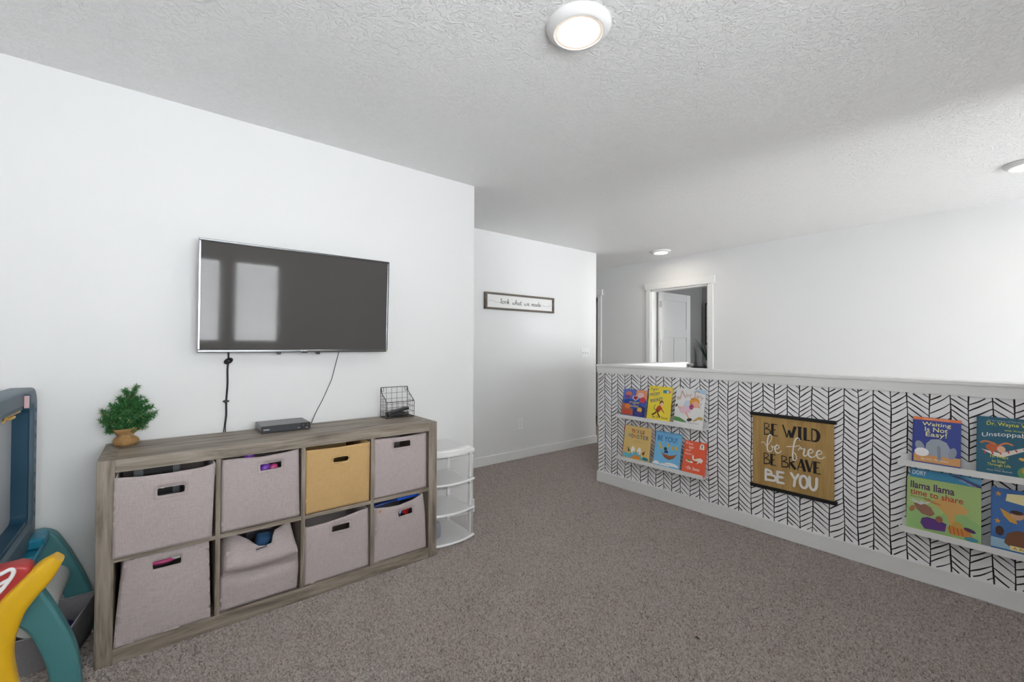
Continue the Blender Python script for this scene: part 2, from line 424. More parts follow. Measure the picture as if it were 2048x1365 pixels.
def boldcaps(b, s, x0, x1, y0, y1, w, to3):
    tot = sum(BOLD[c][1] for c in s)-.12; k = (x1-x0)/tot; h = y1-y0; x = x0
    for c in s:
        for line in BOLD[c][0]:
            P = [(x+p[0]*k, y0+p[1]*h) for p in line]
            if c in 'BU': P = smooth_pts(P, 6) if len(P) > 2 else P
            ribbon(b, P, w, to3)
        x += BOLD[c][1]*k

# ------------------------------------------------------------------ the place: shell
Y1, Y2, XF, XW, CEIL = 2.7115, 3.671, 5.355, 3.155, 2.44
XL, YB = -1.3, -.9                       # wall at the left of the camera, wall behind it
XC, XE = 1.8234, 4.3642                  # outside corner beside the tv wall, end of the hall wall
YE = 2.62                                # free end of the half wall
b = B(); b.prism([(XL-.12, YB-.12), (3.27, YB-.12), (3.27, 2.505), (5.475, 2.505), (5.475, 5.82), (XL-.12, 5.82)], 'z', -.25, -.005)
fl_ = struct('floor', b, M_carpet, 'grey-brown cut pile carpet over the room and the hall', 'floor')
b = B(); b.box(5.475, 8.3, 1.2, 5.9, -.25, 0)
struct('floor_bedroom', b, M_carpet, 'carpet beyond the open door', 'floor')
b = B(); b.box(XL-.12, 8.4, YS-.12, 5.9, CEIL, CEIL+.12)
struct('ceiling', b, M_ceil, 'white ceiling with a knocked-down plaster texture', 'ceiling')
b = B(); b.box(XL-.12, XC, Y1, Y2+.12, 0, CEIL)
struct('wall_front', b, M_wall, 'white wall that carries the television', 'wall')
b = B(); b.prism([(XC, Y2), (XE, Y2), (XE, 5.7), (XE-.12, 5.7), (XE-.12, Y2+.12), (XC, Y2+.12)], 'z', 0, CEIL)
struct('wall_hall', b, M_wall, 'white hall wall with the long wooden sign', 'wall')
b = B(); b.box(XE-.12, XF+.12, 5.7, 5.82, 0, CEIL)
struct('wall_corridor', b, M_wall, 'white wall at the end of the corridor', 'wall')
b = B(); b.box(XL-.12, XL, YB-.12, Y1, 0, CEIL)
struct('wall_left', b, M_wall, 'plain white side wall', 'wall')
D1 = (2.69, 3.525); D2 = (4.455, 5.25); DH = 2.03
LOW = -2.0
b = B()
for y0, y1, z0, z1 in ((YS-.12, D1[0], LOW, CEIL), (D1[0], D1[1], DH, CEIL), (D1[0], D1[1], LOW, 0), (D1[1], D2[0], 0, CEIL), (D2[0], D2[1], DH, CEIL), (D2[1], 5.82, 0, CEIL)):
    b.box(XF, XF+.12, y0, y1, z0, z1)
struct('wall_right', b, M_wall, 'long white wall with the open door beyond the stairs', 'wall')
def holes_wall(x0, x1, z0, z1, holes, y0, y1):
    b = B(); xs = sorted({x0, x1} | {h[0] for h in holes} | {h[1] for h in holes}); zs = sorted({z0, z1} | {h[2] for h in holes} | {h[3] for h in holes})
    for a, c in zip(xs, xs[1:]):
        for d, e in zip(zs, zs[1:]):
            mx, mz = (a+c)/2, (d+e)/2
            if not any(h[0] < mx < h[1] and h[2] < mz < h[3] for h in holes): b.box(a, c, y0, y1, d, e)
    return b
bw_ = holes_wall(XL-.12, 3.27, 0, CEIL, WIN, YB-.12, YB); bw_.box(XW, 3.27, YS, YB-.12, LOW, CEIL); bw_.box(XW, 3.27, YB-.12, YB, LOW, 0)
struct('wall_stairwell', holes_wall(XW, XF, LOW, CEIL, [STAIRWIN], YS-.12, YS), M_wall, 'white wall with the tall window at the foot of the stairs', 'wall')
struct('wall_back', bw_, M_wall, 'white window wall behind the camera', 'wall')
b = holes_wall(5.475, 8.3, 0, CEIL, [ADDED_BEDWIN], 1.2, 1.32); b.box(8.3, 8.42, 1.2, 4.4, 0, CEIL); b.box(5.475, 8.3, 4.3, 4.42, 0, CEIL); b.box(5.475, 7.1, 5.82, 5.9, 0, CEIL); b.box(7.0, 7.1, 4.42, 5.82, 0, CEIL)
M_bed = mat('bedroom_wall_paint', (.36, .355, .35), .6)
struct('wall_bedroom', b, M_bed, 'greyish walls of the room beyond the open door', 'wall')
# stairs down behind the half wall
b = B(); b.box(3.15, XF, YS-.12, 2.505, LOW-.1, LOW); b.box(3.15, 3.27, YB, 2.505, LOW, -.25); b.box(3.15, XF, 2.505, 2.62, LOW, -.25)
struct('floor_stairwell', b, M_carpet, 'carpeted bottom and sides of the stairwell', 'floor')
b = B()
for k in range(9): b.box(4.5, XF, 2.505-.27*(k+1), 2.505-.27*k, LOW, -.2*(k+1))
struct('stairs', b, M_carpet, 'carpeted stairs going down beside the half wall', 'stairs')

# half wall with herringbone wallpaper
L6 = lambda o: [(XW-o, YB), (3.27+o, YB), (3.27+o, 2.505-o), (4.47+o, 2.505-o), (4.47+o, YE+o), (XW-o, YE+o)]
b = B(); b.prism(L6(0), 'z', -.25, 1.055)
hw = struct('wall_stair', b, M_wall, 'white half wall around the stairs, papered with black herringbone strokes', 'half wall')
b = B(); b.poly([(XW-.0004, YE-.002, .09), (XW-.0004, YE-.002, 1.0), (XW-.0004, YB, 1.0), (XW-.0004, YB, .09)])
obj('wallpaper', b, M_paper, hw, label='white wallpaper')
VL = [1210.3, 1223.7, 1235.6, 1250.4, 1263.2, 1280.8, 1296.2, 1311.4, 1326.9, 1343.5, 1360, 1380.7, 1399.5, 1417.3, 1435.9, 1456.7, 1476.7, 1502.4, 1526.5, 1548.7, 1574.1, 1598.8, 1624.5, 1656.7, 1687, 1715.3, 1745.6, 1780, 1813.3, 1857.9, 1899.3, 1938, 1984, 2030]
VY = [2.617] + [at(x, 790, 'x', XW).y for x in VL]
while VY[-1] > YB+.09: VY.append(VY[-1] - .074)
rw = random.Random(3); b = B()
to_wall = lambda u, v: (XW-.0008, u, v)
wob = []
for i, y in enumerate(VY):
    ph, am = rw.uniform(0, 6), rw.uniform(.0015, .004)
    wob.append((y, ph, am))
ZL, ZH = .094, 1.0
xs_at = lambda c, z: c[0] + c[2]*math.sin(c[1]+z*7) + .0012*math.sin(c[1]*3+z*23)
for i, c in enumerate(wob[1:]):
    P = [(xs_at(c, ZL+(ZH-ZL)*k/40), ZL+(ZH-ZL)*k/40) for k in range(41)]
    ribbon(b, P, [.0054*(1+.25*math.sin(c[1]*5+k*.6)) for k in range(41)], to_wall, round_=False)
for i in range(len(wob)-1):
    l, r = wob[i], wob[i+1]; up = 1 if i % 2 == 0 else -1
    z = -.08 + rw.uniform(0, .03)
    while z < 1.1:
        sl = rw.uniform(.70, .86); wdt = l[0]-r[0]; dz = up*sl*wdt; sag = rw.uniform(-.006, .0015)
        z0 = z if up > 0 else z + sl*wdt
        th = rw.uniform(.0042, .0060); P = []; ww = []
        for k in range(8):
            t = k/7; zz = z0+dz*t + sag*math.sin(PI*t) + .0006*math.sin(t*9+i)
            yl, yr = xs_at(l, max(ZL, min(ZH, zz))), xs_at(r, max(ZL, min(ZH, zz)))
            if ZL+.004 < zz < ZH:
                P.append((yl+(yr-yl)*t, zz)); ww.append(th*(.78+.5*math.sin(PI*min(1, t*1.1+.1))))
        if len(P) > 2: ribbon(b, P, ww, to_wall, round_=False)
        z += rw.choice((.0285, .031, .033, .034, .036, .041))
o = obj('wallpaper_print', b, M_ink, hw, label='black hand-drawn herringbone strokes', normals=False); o['kind'] = 'stuff'
b = B(); b.prism(L6(.022), 'z', 1.055, 1.074)
bevelmod(struct('trim_1', b, M_trim, 'flat white cap on top of the half wall', 'trim'), .003)
b = B(); b.prism([(XW-.0125, YB), (XW, YB), (XW, YE), (4.47, YE), (4.47, YE+.0125), (XW-.0125, YE+.0125)], 'z', 1.0, 1.055)
b.prism([(3.27, YB), (3.2825, YB), (3.2825, 2.4925), (4.47, 2.4925), (4.47, 2.505), (3.27, 2.505)], 'z', 1.0, 1.055)
struct('trim_2', b, M_trim, 'white apron board under the half wall cap', 'trim')
b = B(); b.prism([(XW-.0125, YB), (XW, YB), (XW, YE), (4.47, YE), (4.47, YE+.0125), (XW-.0125, YE+.0125)], 'z', 0, .096)
bevelmod(struct('baseboard_stair', b, M_trim, 'white baseboard along the papered half wall', 'baseboard'), .004)
b = B(); b.prism([(XC+.0125, Y2-.0125), (XE+.0125, Y2-.0125), (XE+.0125, 5.7), (XE, 5.7), (XE, Y2), (XC+.0125, Y2)], 'z', 0, .096)
bevelmod(struct('baseboard_hall', b, M_trim, 'white baseboard under the long wooden sign', 'baseboard'), .004)
b = B(); b.prism([(XL, Y1-.0125), (XC+.0125, Y1-.0125), (XC+.0125, Y2), (XC, Y2), (XC, Y1), (XL, Y1)], 'z', 0, .096)
bevelmod(struct('baseboard_front', b, M_trim, 'white baseboard under the television', 'baseboard'), .004)
b = B(); b.box(XF-.0125, XF, D1[1]+.066, D2[0]-.066, 0, .096)
bevelmod(struct('baseboard_right', b, M_trim, 'white baseboard between the two hall doors', 'baseboard'), .004)

# doors
def casing(n, d, label):
    root = bpy.data.objects.new('trim_%d' % n, None); COL.objects.link(root); root.location = (XF, (d[0]+d[1])/2, 0)
    root['kind'] = 'structure'; root['label'] = label; root['category'] = 'door trim'
    for y0, y1 in ((d[0]-.062, d[0]+.004), (d[1]-.004, d[1]+.062)):
        b = B(); b.box(XF-.015, XF, y0, y1, 0, DH+.006); bevelmod(obj('side_casing', b, M_trim, root), .002)
    b = B(); b.box(XF-.022, XF, d[0]-.085, d[1]+.085, DH+.006, DH+.10); bevelmod(obj('head_casing', b, M_trim, root), .002)
    for y0, y1 in ((d[0], d[0]+.018), (d[1]-.018, d[1])):
        b = B(); b.box(XF-.002, XF+.122, y0, y1, 0, DH); obj('jamb', b, M_trim, root)
    b = B(); b.box(XF-.002, XF+.122, d[0], d[1], DH-.018, DH); obj('head_jamb', b, M_trim, root)
    return root
casing(3, D1, 'white casing around the open bedroom door')
casing(4, D2, 'white casing of the door farther down the corridor')
def door(n, label, loc, rz, w=.79, h=2.005):
    """hinged at the local origin, slab along +x, the face seen is -y"""
    b = B(); t = .036; st = .105
    b.box(0, st, 0, t, 0, h); b.box(w-st, w, 0, t, 0, h)
    for z0, z1 in ((0, .22), (1.36, 1.48), (h-.11, h)): b.box(st, w-st, 0, t, z0, z1)
    b.box(w/2-.045, w/2+.045, 0, t, .22, 1.36)
    b.box(st, w-st, .011, t-.011, .2, h-.1)
    o = obj('door_%d' % n, b, M_trim); o.location = loc; o.rotation_euler = (0, 0, rz)
    o['kind'] = 'structure'; o['label'] = label; o['category'] = 'door'
    bevelmod(o, .003)
    b = B(); b.lathe([(.028, 0), (.028, -.012), (.014, -.016), (.014, -.045), (.024, -.05), (.027, -.062), (.02, -.075), (.006, -.078)], (w-.06, 0, .95), 20, 'y')
    obj('door_knob', b, M_steel, o, smooth=.6, local=True)
    for z in (.22, 1.27, 1.83):
        b = B(); b.tube([(-.006, -.004, z-.045), (-.006, -.004, z+.045)], .0065, 10); b.box(-.03, .03, -.0035, .0, z-.044, z+.044)
        obj('hinge', b, M_steel, o, smooth=.6, local=True)
    return o
door(1, 'white three-panel door standing open into the bedroom', (XF+.135, D1[1]-.075, .012), math.radians(-1))
door(2, 'white door ajar at the far end of the corridor', (XF+.135, D2[1]-.06, .012), math.radians(-20))

# windows behind the camera (two seen mirrored in the television, the outer one added for light) and over the stairs
M_glass = milky_mat('window_glass', (.9, .95, 1), .06, .02)
def window(n, x0, x1, z0, z1, y, label, mull=False, sash=True):
    root = bpy.data.objects.new('window_%d' % n, None); COL.objects.link(root); root.location = ((x0+x1)/2, y, z0)
    root['kind'] = 'structure'; root['label'] = label; root['category'] = 'window'
    b = B(); f = .045
    for q in ((x0, x0+f, z0, z1), (x1-f, x1, z0, z1), (x0+f, x1-f, z0, z0+f), (x0+f, x1-f, z1-f, z1)): b.box(q[0], q[1], y-.085, y-.035, q[2], q[3])
    obj('window_frame', b, M_white, root)
    b = B(); b.box(x0+f, x1-f, y-.062, y-.058, z0+f, z1-f); obj('pane', b, M_glass, root)
    b = B(); t = .075
    for q in ((x0-t, x0, z0-t, z1+t), (x1, x1+t, z0-t, z1+t), (x0, x1, z1, z1+t), (x0, x1, z0-t, z0)): b.box(q[0], q[1], y, y+.016, q[2], q[3])
    obj('window_casing', b, M_trim, root)
    return root
window(1, *WIN[0], YB, 'unseen outer white framed window with a blind, added for more light')
window(5, *WIN[1], YB, 'middle white framed window with a blind in the row of three')
window(2, *WIN[2], YB, 'white framed window with a blind, mirrored whole in the television')
window(3, *STAIRWIN, YS, 'tall window over the stairs')
window(4, *ADDED_BEDWIN, 1.32, 'unseen window added to light the bedroom beyond the open door')
slat = None
for k, (x0, x1, z0, z1) in enumerate(WIN):
    bl = thing('window_blind', ('white slatted blind in the window the television does not mirror', 'white slatted blind in the middle window, mirrored in part by the television', 'white slatted blind in the window the television mirrors whole')[k], 'blind', (x0+.0, YB-.02, z0), group='window blinds')
    b = B(); b.box(x0+.005, x1-.005, YB-.028, YB+.018, z1-.045, z1-.002); obj('headrail', b, M_white, bl)
    b = B(); b.box(x0+.008, x1-.008, YB-.02, YB+.012, z0+.004, z0+.02); obj('bottom_rail', b, M_white, bl)
    n = int((z1-z0-.08)/.044)
    for i in range(n):
        if slat is None:
            b = B(); b.box(.008, x1-x0-.008, -.024, .024, -.0012, .0012)
            slat = obj('slat', b, M_white, bl, local=True); s = slat
        else:
            s = slat.copy(); COL.objects.link(s); s.parent = bl
        s.location = (0, .015, .045+i*.044); s.rotation_euler = (math.radians(14), 0, 0)
    for x in (x0+.1, x1-.1):
        b = B(); b.tube([(x, YB-.005, z0+.02), (x, YB-.005, z1-.04)], .0009, 5); obj('ladder_cord', b, M_white, bl)

# carpet pile: real tufts on the part of the floor near enough to tell them apart
def pile_mat():
    M = bpy.data.materials.new('carpet_yarn'); M.use_nodes = True; t = M.node_tree; b = t.nodes['Principled BSDF']
    oi = nn(t, 'ShaderNodeObjectInfo'); r = nn(t, 'ShaderNodeValToRGB'); e = r.color_ramp.elements
    e[0].position = 0; e[0].color = PILE[0] + (1,); e[1].position = 1; e[1].color = PILE[2] + (1,); k = e.new(.4); k.color = PILE[1] + (1,)
    t.links.new(oi.outputs['Random'], r.inputs[0]); t.links.new(r.outputs[0], b.inputs['Base Color'])
    b.inputs['Roughness'].default_value = .95; b.inputs['Specular IOR Level'].default_value = .1
    return M
PILE = ((.40, .335, .305), (.66, .585, .545), (.86, .79, .75))
M_yarn = pile_mat()
rq = random.Random(21); b = B()
for k in range(3):
    a = k*2.1+.3; P = []
    for i in range(4):
        t = i/3; P.append(Vector((.0028*math.cos(a+t*2.4)*(.3+t), .0028*math.sin(a+t*2.4)*(.3+t), .0095*t*(1-.12*t))))
    L = []
    for i, p in enumerate(P):
        w = Vector((-math.sin(a+i*.9), math.cos(a+i*.9), .1))*(.0014, .0018, .0017, .0009)[i]
        L.append((b.bm.verts.new(p-w), b.bm.verts.new(p+w)))
    for q, r_ in zip(L, L[1:]): b._face([q[0], q[1], r_[1], r_[0]])
tuft_me = bpy.data.meshes.new('tuft'); b.bm.to_mesh(tuft_me); b.bm.free(); tuft_me.materials.append(M_yarn)
for p in tuft_me.polygons: p.use_smooth = True
tuft = bpy.data.objects.new('tuft', tuft_me)
g = bpy.data.node_groups.new('carpet_pile', 'GeometryNodeTree')
g.interface.new_socket('Geometry', in_out='INPUT', socket_type='NodeSocketGeometry'); g.interface.new_socket('Geometry', in_out='OUTPUT', socket_type='NodeSocketGeometry')
gi, go = g.nodes.new('NodeGroupInput'), g.nodes.new('NodeGroupOutput')
dp = g.nodes.new('GeometryNodeDistributePointsOnFaces'); dp.inputs['Density'].default_value = 46000
ip = g.nodes.new('GeometryNodeInstanceOnPoints'); ob = g.nodes.new('GeometryNodeObjectInfo'); ob.inputs['Object'].default_value = tuft; ob.inputs['As Instance'].default_value = True
rr_ = g.nodes.new('FunctionNodeRandomValue'); rr_.data_type = 'FLOAT_VECTOR'; rr_.inputs[0].default_value = (-.5, -.5, 0); rr_.inputs[1].default_value = (.5, .5, 6.28)
rs_ = g.nodes.new('FunctionNodeRandomValue'); rs_.data_type = 'FLOAT'; rs_.inputs[2].default_value = .75; rs_.inputs[3].default_value = 1.15
g.links.new(gi.outputs[0], dp.inputs['Mesh']); g.links.new(dp.outputs['Points'], ip.inputs['Points']); g.links.new(ob.outputs['Geometry'], ip.inputs['Instance'])
g.links.new(rr_.outputs[0], ip.inputs['Rotation']); g.links.new(rs_.outputs[1], ip.inputs['Scale']); g.links.new(ip.outputs[0], go.inputs[0])
b = B()
for x0, x1, y0, y1 in ((-.62, XW-.0125, .55, Y1-.02), (1.3, XW-.0125, -.1, .55), (XC+.015, XW-.0125, Y1-.02, Y2-.0125), (XW-.0125, XE, YE+.013, Y2-.0125)):
    b.poly([(x0, y0, -.006), (x1, y0, -.006), (x1, y1, -.006), (x0, y1, -.006)])
o = obj('carpet_pile', b, M_yarn, fl_, label='twisted taupe yarn tufts'); o['kind'] = 'stuff'
o.modifiers.new('pile', 'NODES').node_group = g

# ------------------------------------------------------------------ ceiling lights
M_lens = mat('lit_diffuser', (1, .95, .88), .4, emit=(1, .91, .79, LAMP))
M_ring = mat('light_trim', (.80, .80, .79), .4)
M_rim = mat('diffuser_rim', (.85, .75, .66), .5, emit=(1, .72, .58, .07))
for (x, y), lb in zip(((1.203, 1.10), (4.871, 3.055), (4.342, .070)), ('round white ceiling light, lit, over the middle of the playroom', 'round white ceiling light, lit, in the hall before the open door', 'round white ceiling light, lit, over the stairs')):
    L = thing('ceiling_light', lb, 'ceiling light', (x, y, CEIL), group='round ceiling lights')
    b = B(); b.lathe([(.121, 0), (.121, -.004), (.117, -.011), (.108, -.020), (.097, -.027), (.0905, -.029), (.0885, -.027)], (x, y, CEIL), 64, cap0=True, cap1=False)
    obj('trim_ring', b, M_ring, L, smooth=True)
    b = B(); b.lathe([(.0885, -.0275), (.078, -.0262)], (x, y, CEIL), 64, cap0=False, cap1=False); obj('diffuser_rim', b, M_rim, L)
    b = B(); b.lathe([(.078, -.0262), (.04, -.0262), (.001, -.0262)], (x, y, CEIL), 64, cap0=False, cap1=True); obj('diffuser', b, M_lens, L)

# ------------------------------------------------------------------ cube organizer and its bins
CX0, CX1, CY0, CY1, CT = -.185, 1.281, 2.285, 2.675, .79
cab = thing('cube_organizer', 'grey-brown wooden cube organizer with eight cubbies under the television', 'shelf', ((CX0+CX1)/2, (CY0+CY1)/2, 0))
IN0, IN1 = CX0+.053, CX1-.053
for x0, x1 in ((CX0, IN0), (IN1, CX1)):
    b = B(); b.box(x0, x1, CY0, CY1, 0, CT); bevelmod(obj('side_panel', b, wood_z, cab), .0012)
b = B(); b.box(IN0, IN1, CY0, CY1, CT-.05, CT); bevelmod(obj('top_panel', b, wood_x, cab), .0012)
b = B(); b.box(IN0, IN1, CY0, CY1, 0, .06); bevelmod(obj('bottom_panel', b, wood_x, cab), .0012)
CELL = (IN1-IN0-.054)/4
cells = [IN0+k*(CELL+.018) for k in range(4)]
for k in range(3):
    b = B(); b.box(cells[k]+CELL, cells[k+1], CY0+.002, CY1-.005, .06, CT-.05); obj('divider', b, wood_z, cab)
for k in range(4):
    b = B(); b.box(cells[k], cells[k]+CELL, CY0+.002, CY1-.005, .391, .409); obj('middle_shelf', b, wood_x, cab)
b = B(); b.box(IN0, IN1, CY1-.005, CY1, .06, CT-.05); obj('back_panel', b, wood_x, cab)

def in_poly(p, poly):
    x, y = p; r = False; n = len(poly)
    for i in range(n):
        (x1, y1), (x2, y2) = poly[i], poly[i-1]
        if (y1 > y) != (y2 > y) and x < (x2-x1)*(y-y1)/(y2-y1)+x1: r = not r
    return r
def dense(poly, d):
    o = []
    for i in range(len(poly)):
        a, c = poly[i], poly[(i+1) % len(poly)]; n = max(1, int(math.hypot(c[0]-a[0], c[1]-a[1])/d))
        for k in range(n): o.append((a[0]+(c[0]-a[0])*k/n, a[1]+(c[1]-a[1])*k/n))
    return o
def sheet(outline, holes, y_of, step=.016, th=.0035, d=.012):
    """cloth sheet with holes in the x-z plane, y = y_of(x, z)"""
    out = dense(outline, d); hs = [dense(h, .006) for h in holes]
    pts = []; edges = []
    for ring in [out] + hs:
        n0 = len(pts); pts += ring; edges += [(n0+i, n0+(i+1) % len(ring)) for i in range(len(ring))]
    xs = [p[0] for p in out]; zs = [p[1] for p in out]
    x = min(xs)+step*.7
    while x < max(xs):
        z = min(zs)+step*.7
        while z < max(zs):
            p = (x, z)
            if in_poly(p, out) and not any(in_poly(p, h) for h in hs) and min((p[0]-q[0])**2+(p[1]-q[1])**2 for q in pts[:len(out)+sum(map(len, hs))]) > (.4*step)**2: pts.append(p)
            z += step
        x += step
    V, E_, F, *_ = delaunay_2d_cdt([Vector(p) for p in pts], edges, [], 0, 1e-6)
    b = B(); vs = [b.bm.verts.new((v.x, y_of(v.x, v.y), v.y)) for v in V]
    for f in F:
        c = (sum(V[i].x for i in f)/len(f), sum(V[i].y for i in f)/len(f))
        if in_poly(c, out) and not any(in_poly(c, h) for h in hs): b._face([vs[i] for i in f])
    for v in list(b.bm.verts):
        if not v.link_faces: b.bm.verts.remove(v)
    return b
def solid(o, t, off=1):
    k = o.modifiers.new('thickness', 'SOLIDIFY'); k.thickness = t; k.offset = off; return o
M_seam = fabric_mat('light_binding', (.48, .42, .415), .08)
M_mseam = fabric_mat('mustard_binding', (.66, .48, .25), .08)
def fabric_bin(label, k, row, bl, br, tr, tl, top=(), yf=2.294, hole=None, rot=0, bulge=.004, tilt=0, ydef=None, m_=M_bin, seam=M_seam, left=(), right=(), fullround=False, stitch=True):
    """corners given as (u, v) of the cubby: u 0..1 across, v 0..1 up; top = points between tl and tr"""
    x0 = cells[k]; z0 = .0602 if row == 0 else .4092; hh = .3308
    P = lambda q: (x0+q[0]*CELL, z0+q[1]*hh)
    outline = [P(bl), P(br)] + [P(q) for q in right] + [P(tr)] + [P(q) for q in reversed(top)] + [P(tl)] + [P(q) for q in left]
    # round the corners a little
    t = thing('storage_bin', label, 'bin', (x0+CELL/2, 2.47, z0), group='fabric bins in the cube organizer')
    def yy(x, z):
        u, v = (x-x0)/CELL, (z-z0)/hh
        y = yf - bulge*math.sin(PI*max(0, min(1, u)))*math.sin(PI*max(0, min(1, v))) + tilt*max(0, v)**2
        return y + (ydef(u, v) if ydef else 0)
    hs = []
    if hole:
        cu, cv, w, h = hole; c = P((cu, cv))
        r = h*.49 if fullround else h*.2
        def rot2(q):
            return (c[0]+q[0]*math.cos(rot)-q[1]*math.sin(rot), c[1]+q[0]*math.sin(rot)+q[1]*math.cos(rot))
        hs = [[rot2(q) for q in rrect(-w/2, w/2, -h/2, h/2, r)]]
    f = obj('front_panel', sheet(outline, hs, yy), m_, t, smooth=True); solid(f, .004, -1)
    if hs and hole[3] > .01:
        for nm, e0, e1, hgt, mm in ((('handle_binding', .0, .0028, .0006, seam),) + ((('stitching', .0105, .0112, .0005, M_stitch),) if stitch else ())):
            A = [rot2(q) for q in rrect(-w/2-e0, w/2+e0, -h/2-e0, h/2+e0, r+e0*.6)]; C = [rot2(q) for q in rrect(-w/2-e1, w/2+e1, -h/2-e1, h/2+e1, r+e1*.6 if nm == 'handle_binding' else .003)]
            if nm == 'stitching': A = [rot2(q) for q in rrect(-w/2-e0, w/2+e0, -h/2-e0, h/2+e0, .003)]
            bb = B(); n = len(A)
            va = [bb.bm.verts.new((p[0], yy(*p)-.0026-hgt, p[1])) for p in A]; vc = [bb.bm.verts.new((p[0], yy(*p)-.0022-hgt, p[1])) for p in C]
            for i in range(n): bb._face([va[i], va[(i+1) % n], vc[(i+1) % n], vc[i]])
            obj(nm, bb, mm, t)
    # sides, back and floor
    yb = 2.655
    for nm, e, s in (('side_panel', [P(bl)] + [P(q) for q in reversed(left)] + [P(tl)], 1), ('side_panel', [P(br)] + [P(q) for q in right] + [P(tr)], -1)):
        bb = B(); e = [e[0]] + smooth_pts(e, 4)[1:-1] + [e[-1]]; zt = e[-1][1]
        cl = lambda x: max(x0+.005, min(x0+CELL-.005, x))
        fr = [bb.bm.verts.new((cl(p[0]+s*.0005), max(yy(*p)+.002, 2.276), p[1])) for p in e]
        xk = cl(e[0][0] + s*.004)
        mid = [bb.bm.verts.new(((p[0]+xk)/2, (yy(*p)+yb)/2, p[1])) for p in e]
        bk = [bb.bm.verts.new((xk, yb, z0+(p[1]-e[0][1])/(zt-e[0][1])*(.93*hh))) for p in e]
        for A, C in ((fr, mid), (mid, bk)):
            for i in range(len(e)-1): bb._face([A[i], A[i+1], C[i+1], C[i]])
        solid(obj(nm, bb, m_, t, smooth=True), .003, 0)
    bb = B(); bb.box(P(bl)[0]+.005, P(br)[0]-.005, yb-.004, yb, z0, z0+.93*hh); obj('back_panel', bb, m_, t)
    bb = B(); bb.box(P(bl)[0]+.004, P(br)[0]-.004, yf+.006, yb-.006, z0, z0+.004); obj('base_panel', bb, m_, t)
    return t
M_stitch = mat('stitching', (.30, .20, .19), .9)
fabric_bin('taupe fabric bin holding a grey device, upper cubby below the little tree', 0, 1, (-.010, .008), (.955, .008), (.985, .965), (-.004, .95), ((.25, .925), (.55, .922), (.85, .935)), yf=2.270, hole=(.53, .71, .088, .031), bulge=.008)
fabric_bin('taupe fabric bin with purple toys inside, upper cubby beside the mustard bin', 1, 1, (.012, .005), (.985, .01), (.965, .985), (.02, .97), ((.2, .965), (.5, .945), (.8, .965)), yf=2.298, hole=(.60, .80, .088, .030), bulge=.006, rot=.03)
fabric_bin('mustard yellow fabric bin, the only yellow one in the cube organizer', 2, 1, (.008, .005), (.975, .005), (.985, .945), (.012, .945), ((.5, .935),), yf=2.292, hole=(.52, .745, .078, .0255), bulge=.002, m_=M_mustard, seam=M_mseam, fullround=True, stitch=False)
fabric_bin('taupe fabric bin with a wide dark handle slot, upper cubby beside the plastic drawers', 3, 1, (.01, .005), (.975, .01), (.965, .965), (.012, .975), ((.5, .955),), yf=2.298, hole=(.50, .835, .10, .033), bulge=.004)
fabric_bin('taupe fabric bin leaning in, with something pink inside, lower cubby at the easel end', 0, 0, (.005, .005), (.955, .004), (.935, .985), (.09, .975), ((.5, .98),), left=((.075, .80), (.03, .4)), yf=2.288, tilt=.02, hole=(.50, .845, .092, .030), bulge=.006, stitch=False)
def fold(u, v):
    # slumped top: a roll of cloth across the middle, a groove below it, the mouth pushed back
    c = .60 - .03*math.sin(3*u)
    return -.026*math.exp(-((v-c)/.08)**2) + .028*math.exp(-((v-c+.17)/.06)**2)*math.sin(PI*max(0, min(1, u))) + (.045*max(0, v-.66)/.34) - .01*math.exp(-((u-.15)/.1)**2)*math.exp(-((v-.75)/.15)**2)
PX = lambda x, y: ((at(430+x/7.183, 1040+y/7.183, 'y', 2.294).x-cells[1])/CELL, (at(430+x/7.183, 1040+y/7.183, 'y', 2.294).z-.0602)/.3308)
fabric_bin('slumped taupe fabric bin with a sagging open mouth, lower cubby', 1, 0, (.008, .004), (.962, .004), PX(1105, 66), PX(285, 248), (PX(390, 285), PX(500, 322), PX(580, 372), PX(640, 398), PX(740, 388), PX(825, 352), PX(850, 260), PX(885, 188), PX(990, 128)),
    left=(PX(180, 470), PX(140, 640), PX(90, 900)), right=(PX(1203, 700), PX(1195, 520), PX(1150, 280)), ydef=fold, bulge=.006, yf=2.306, hole=(.50, .715, .045, .0035), rot=.12, stitch=False)
fabric_bin('taupe fabric bin under the mustard bin, lower cubby', 2, 0, (.008, .005), (.985, .01), (.965, .935), (.012, .865), ((.08, .855), (.3, .862), (.6, .89), (.85, .93)), yf=2.296, hole=(.53, .745, .088, .031), bulge=.006)
fabric_bin('taupe fabric bin with a small orange stain and blue lids on top, lower cubby', 3, 0, (.005, .004), (.975, .01), (.90, .965), (.035, .90), ((.25, .87), (.45, .865), (.7, .90), (.87, .955)), left=((.02, .4),), right=((.945, .6),), yf=2.296, hole=(.56, .725, .085, .032), rot=.05, bulge=.006)
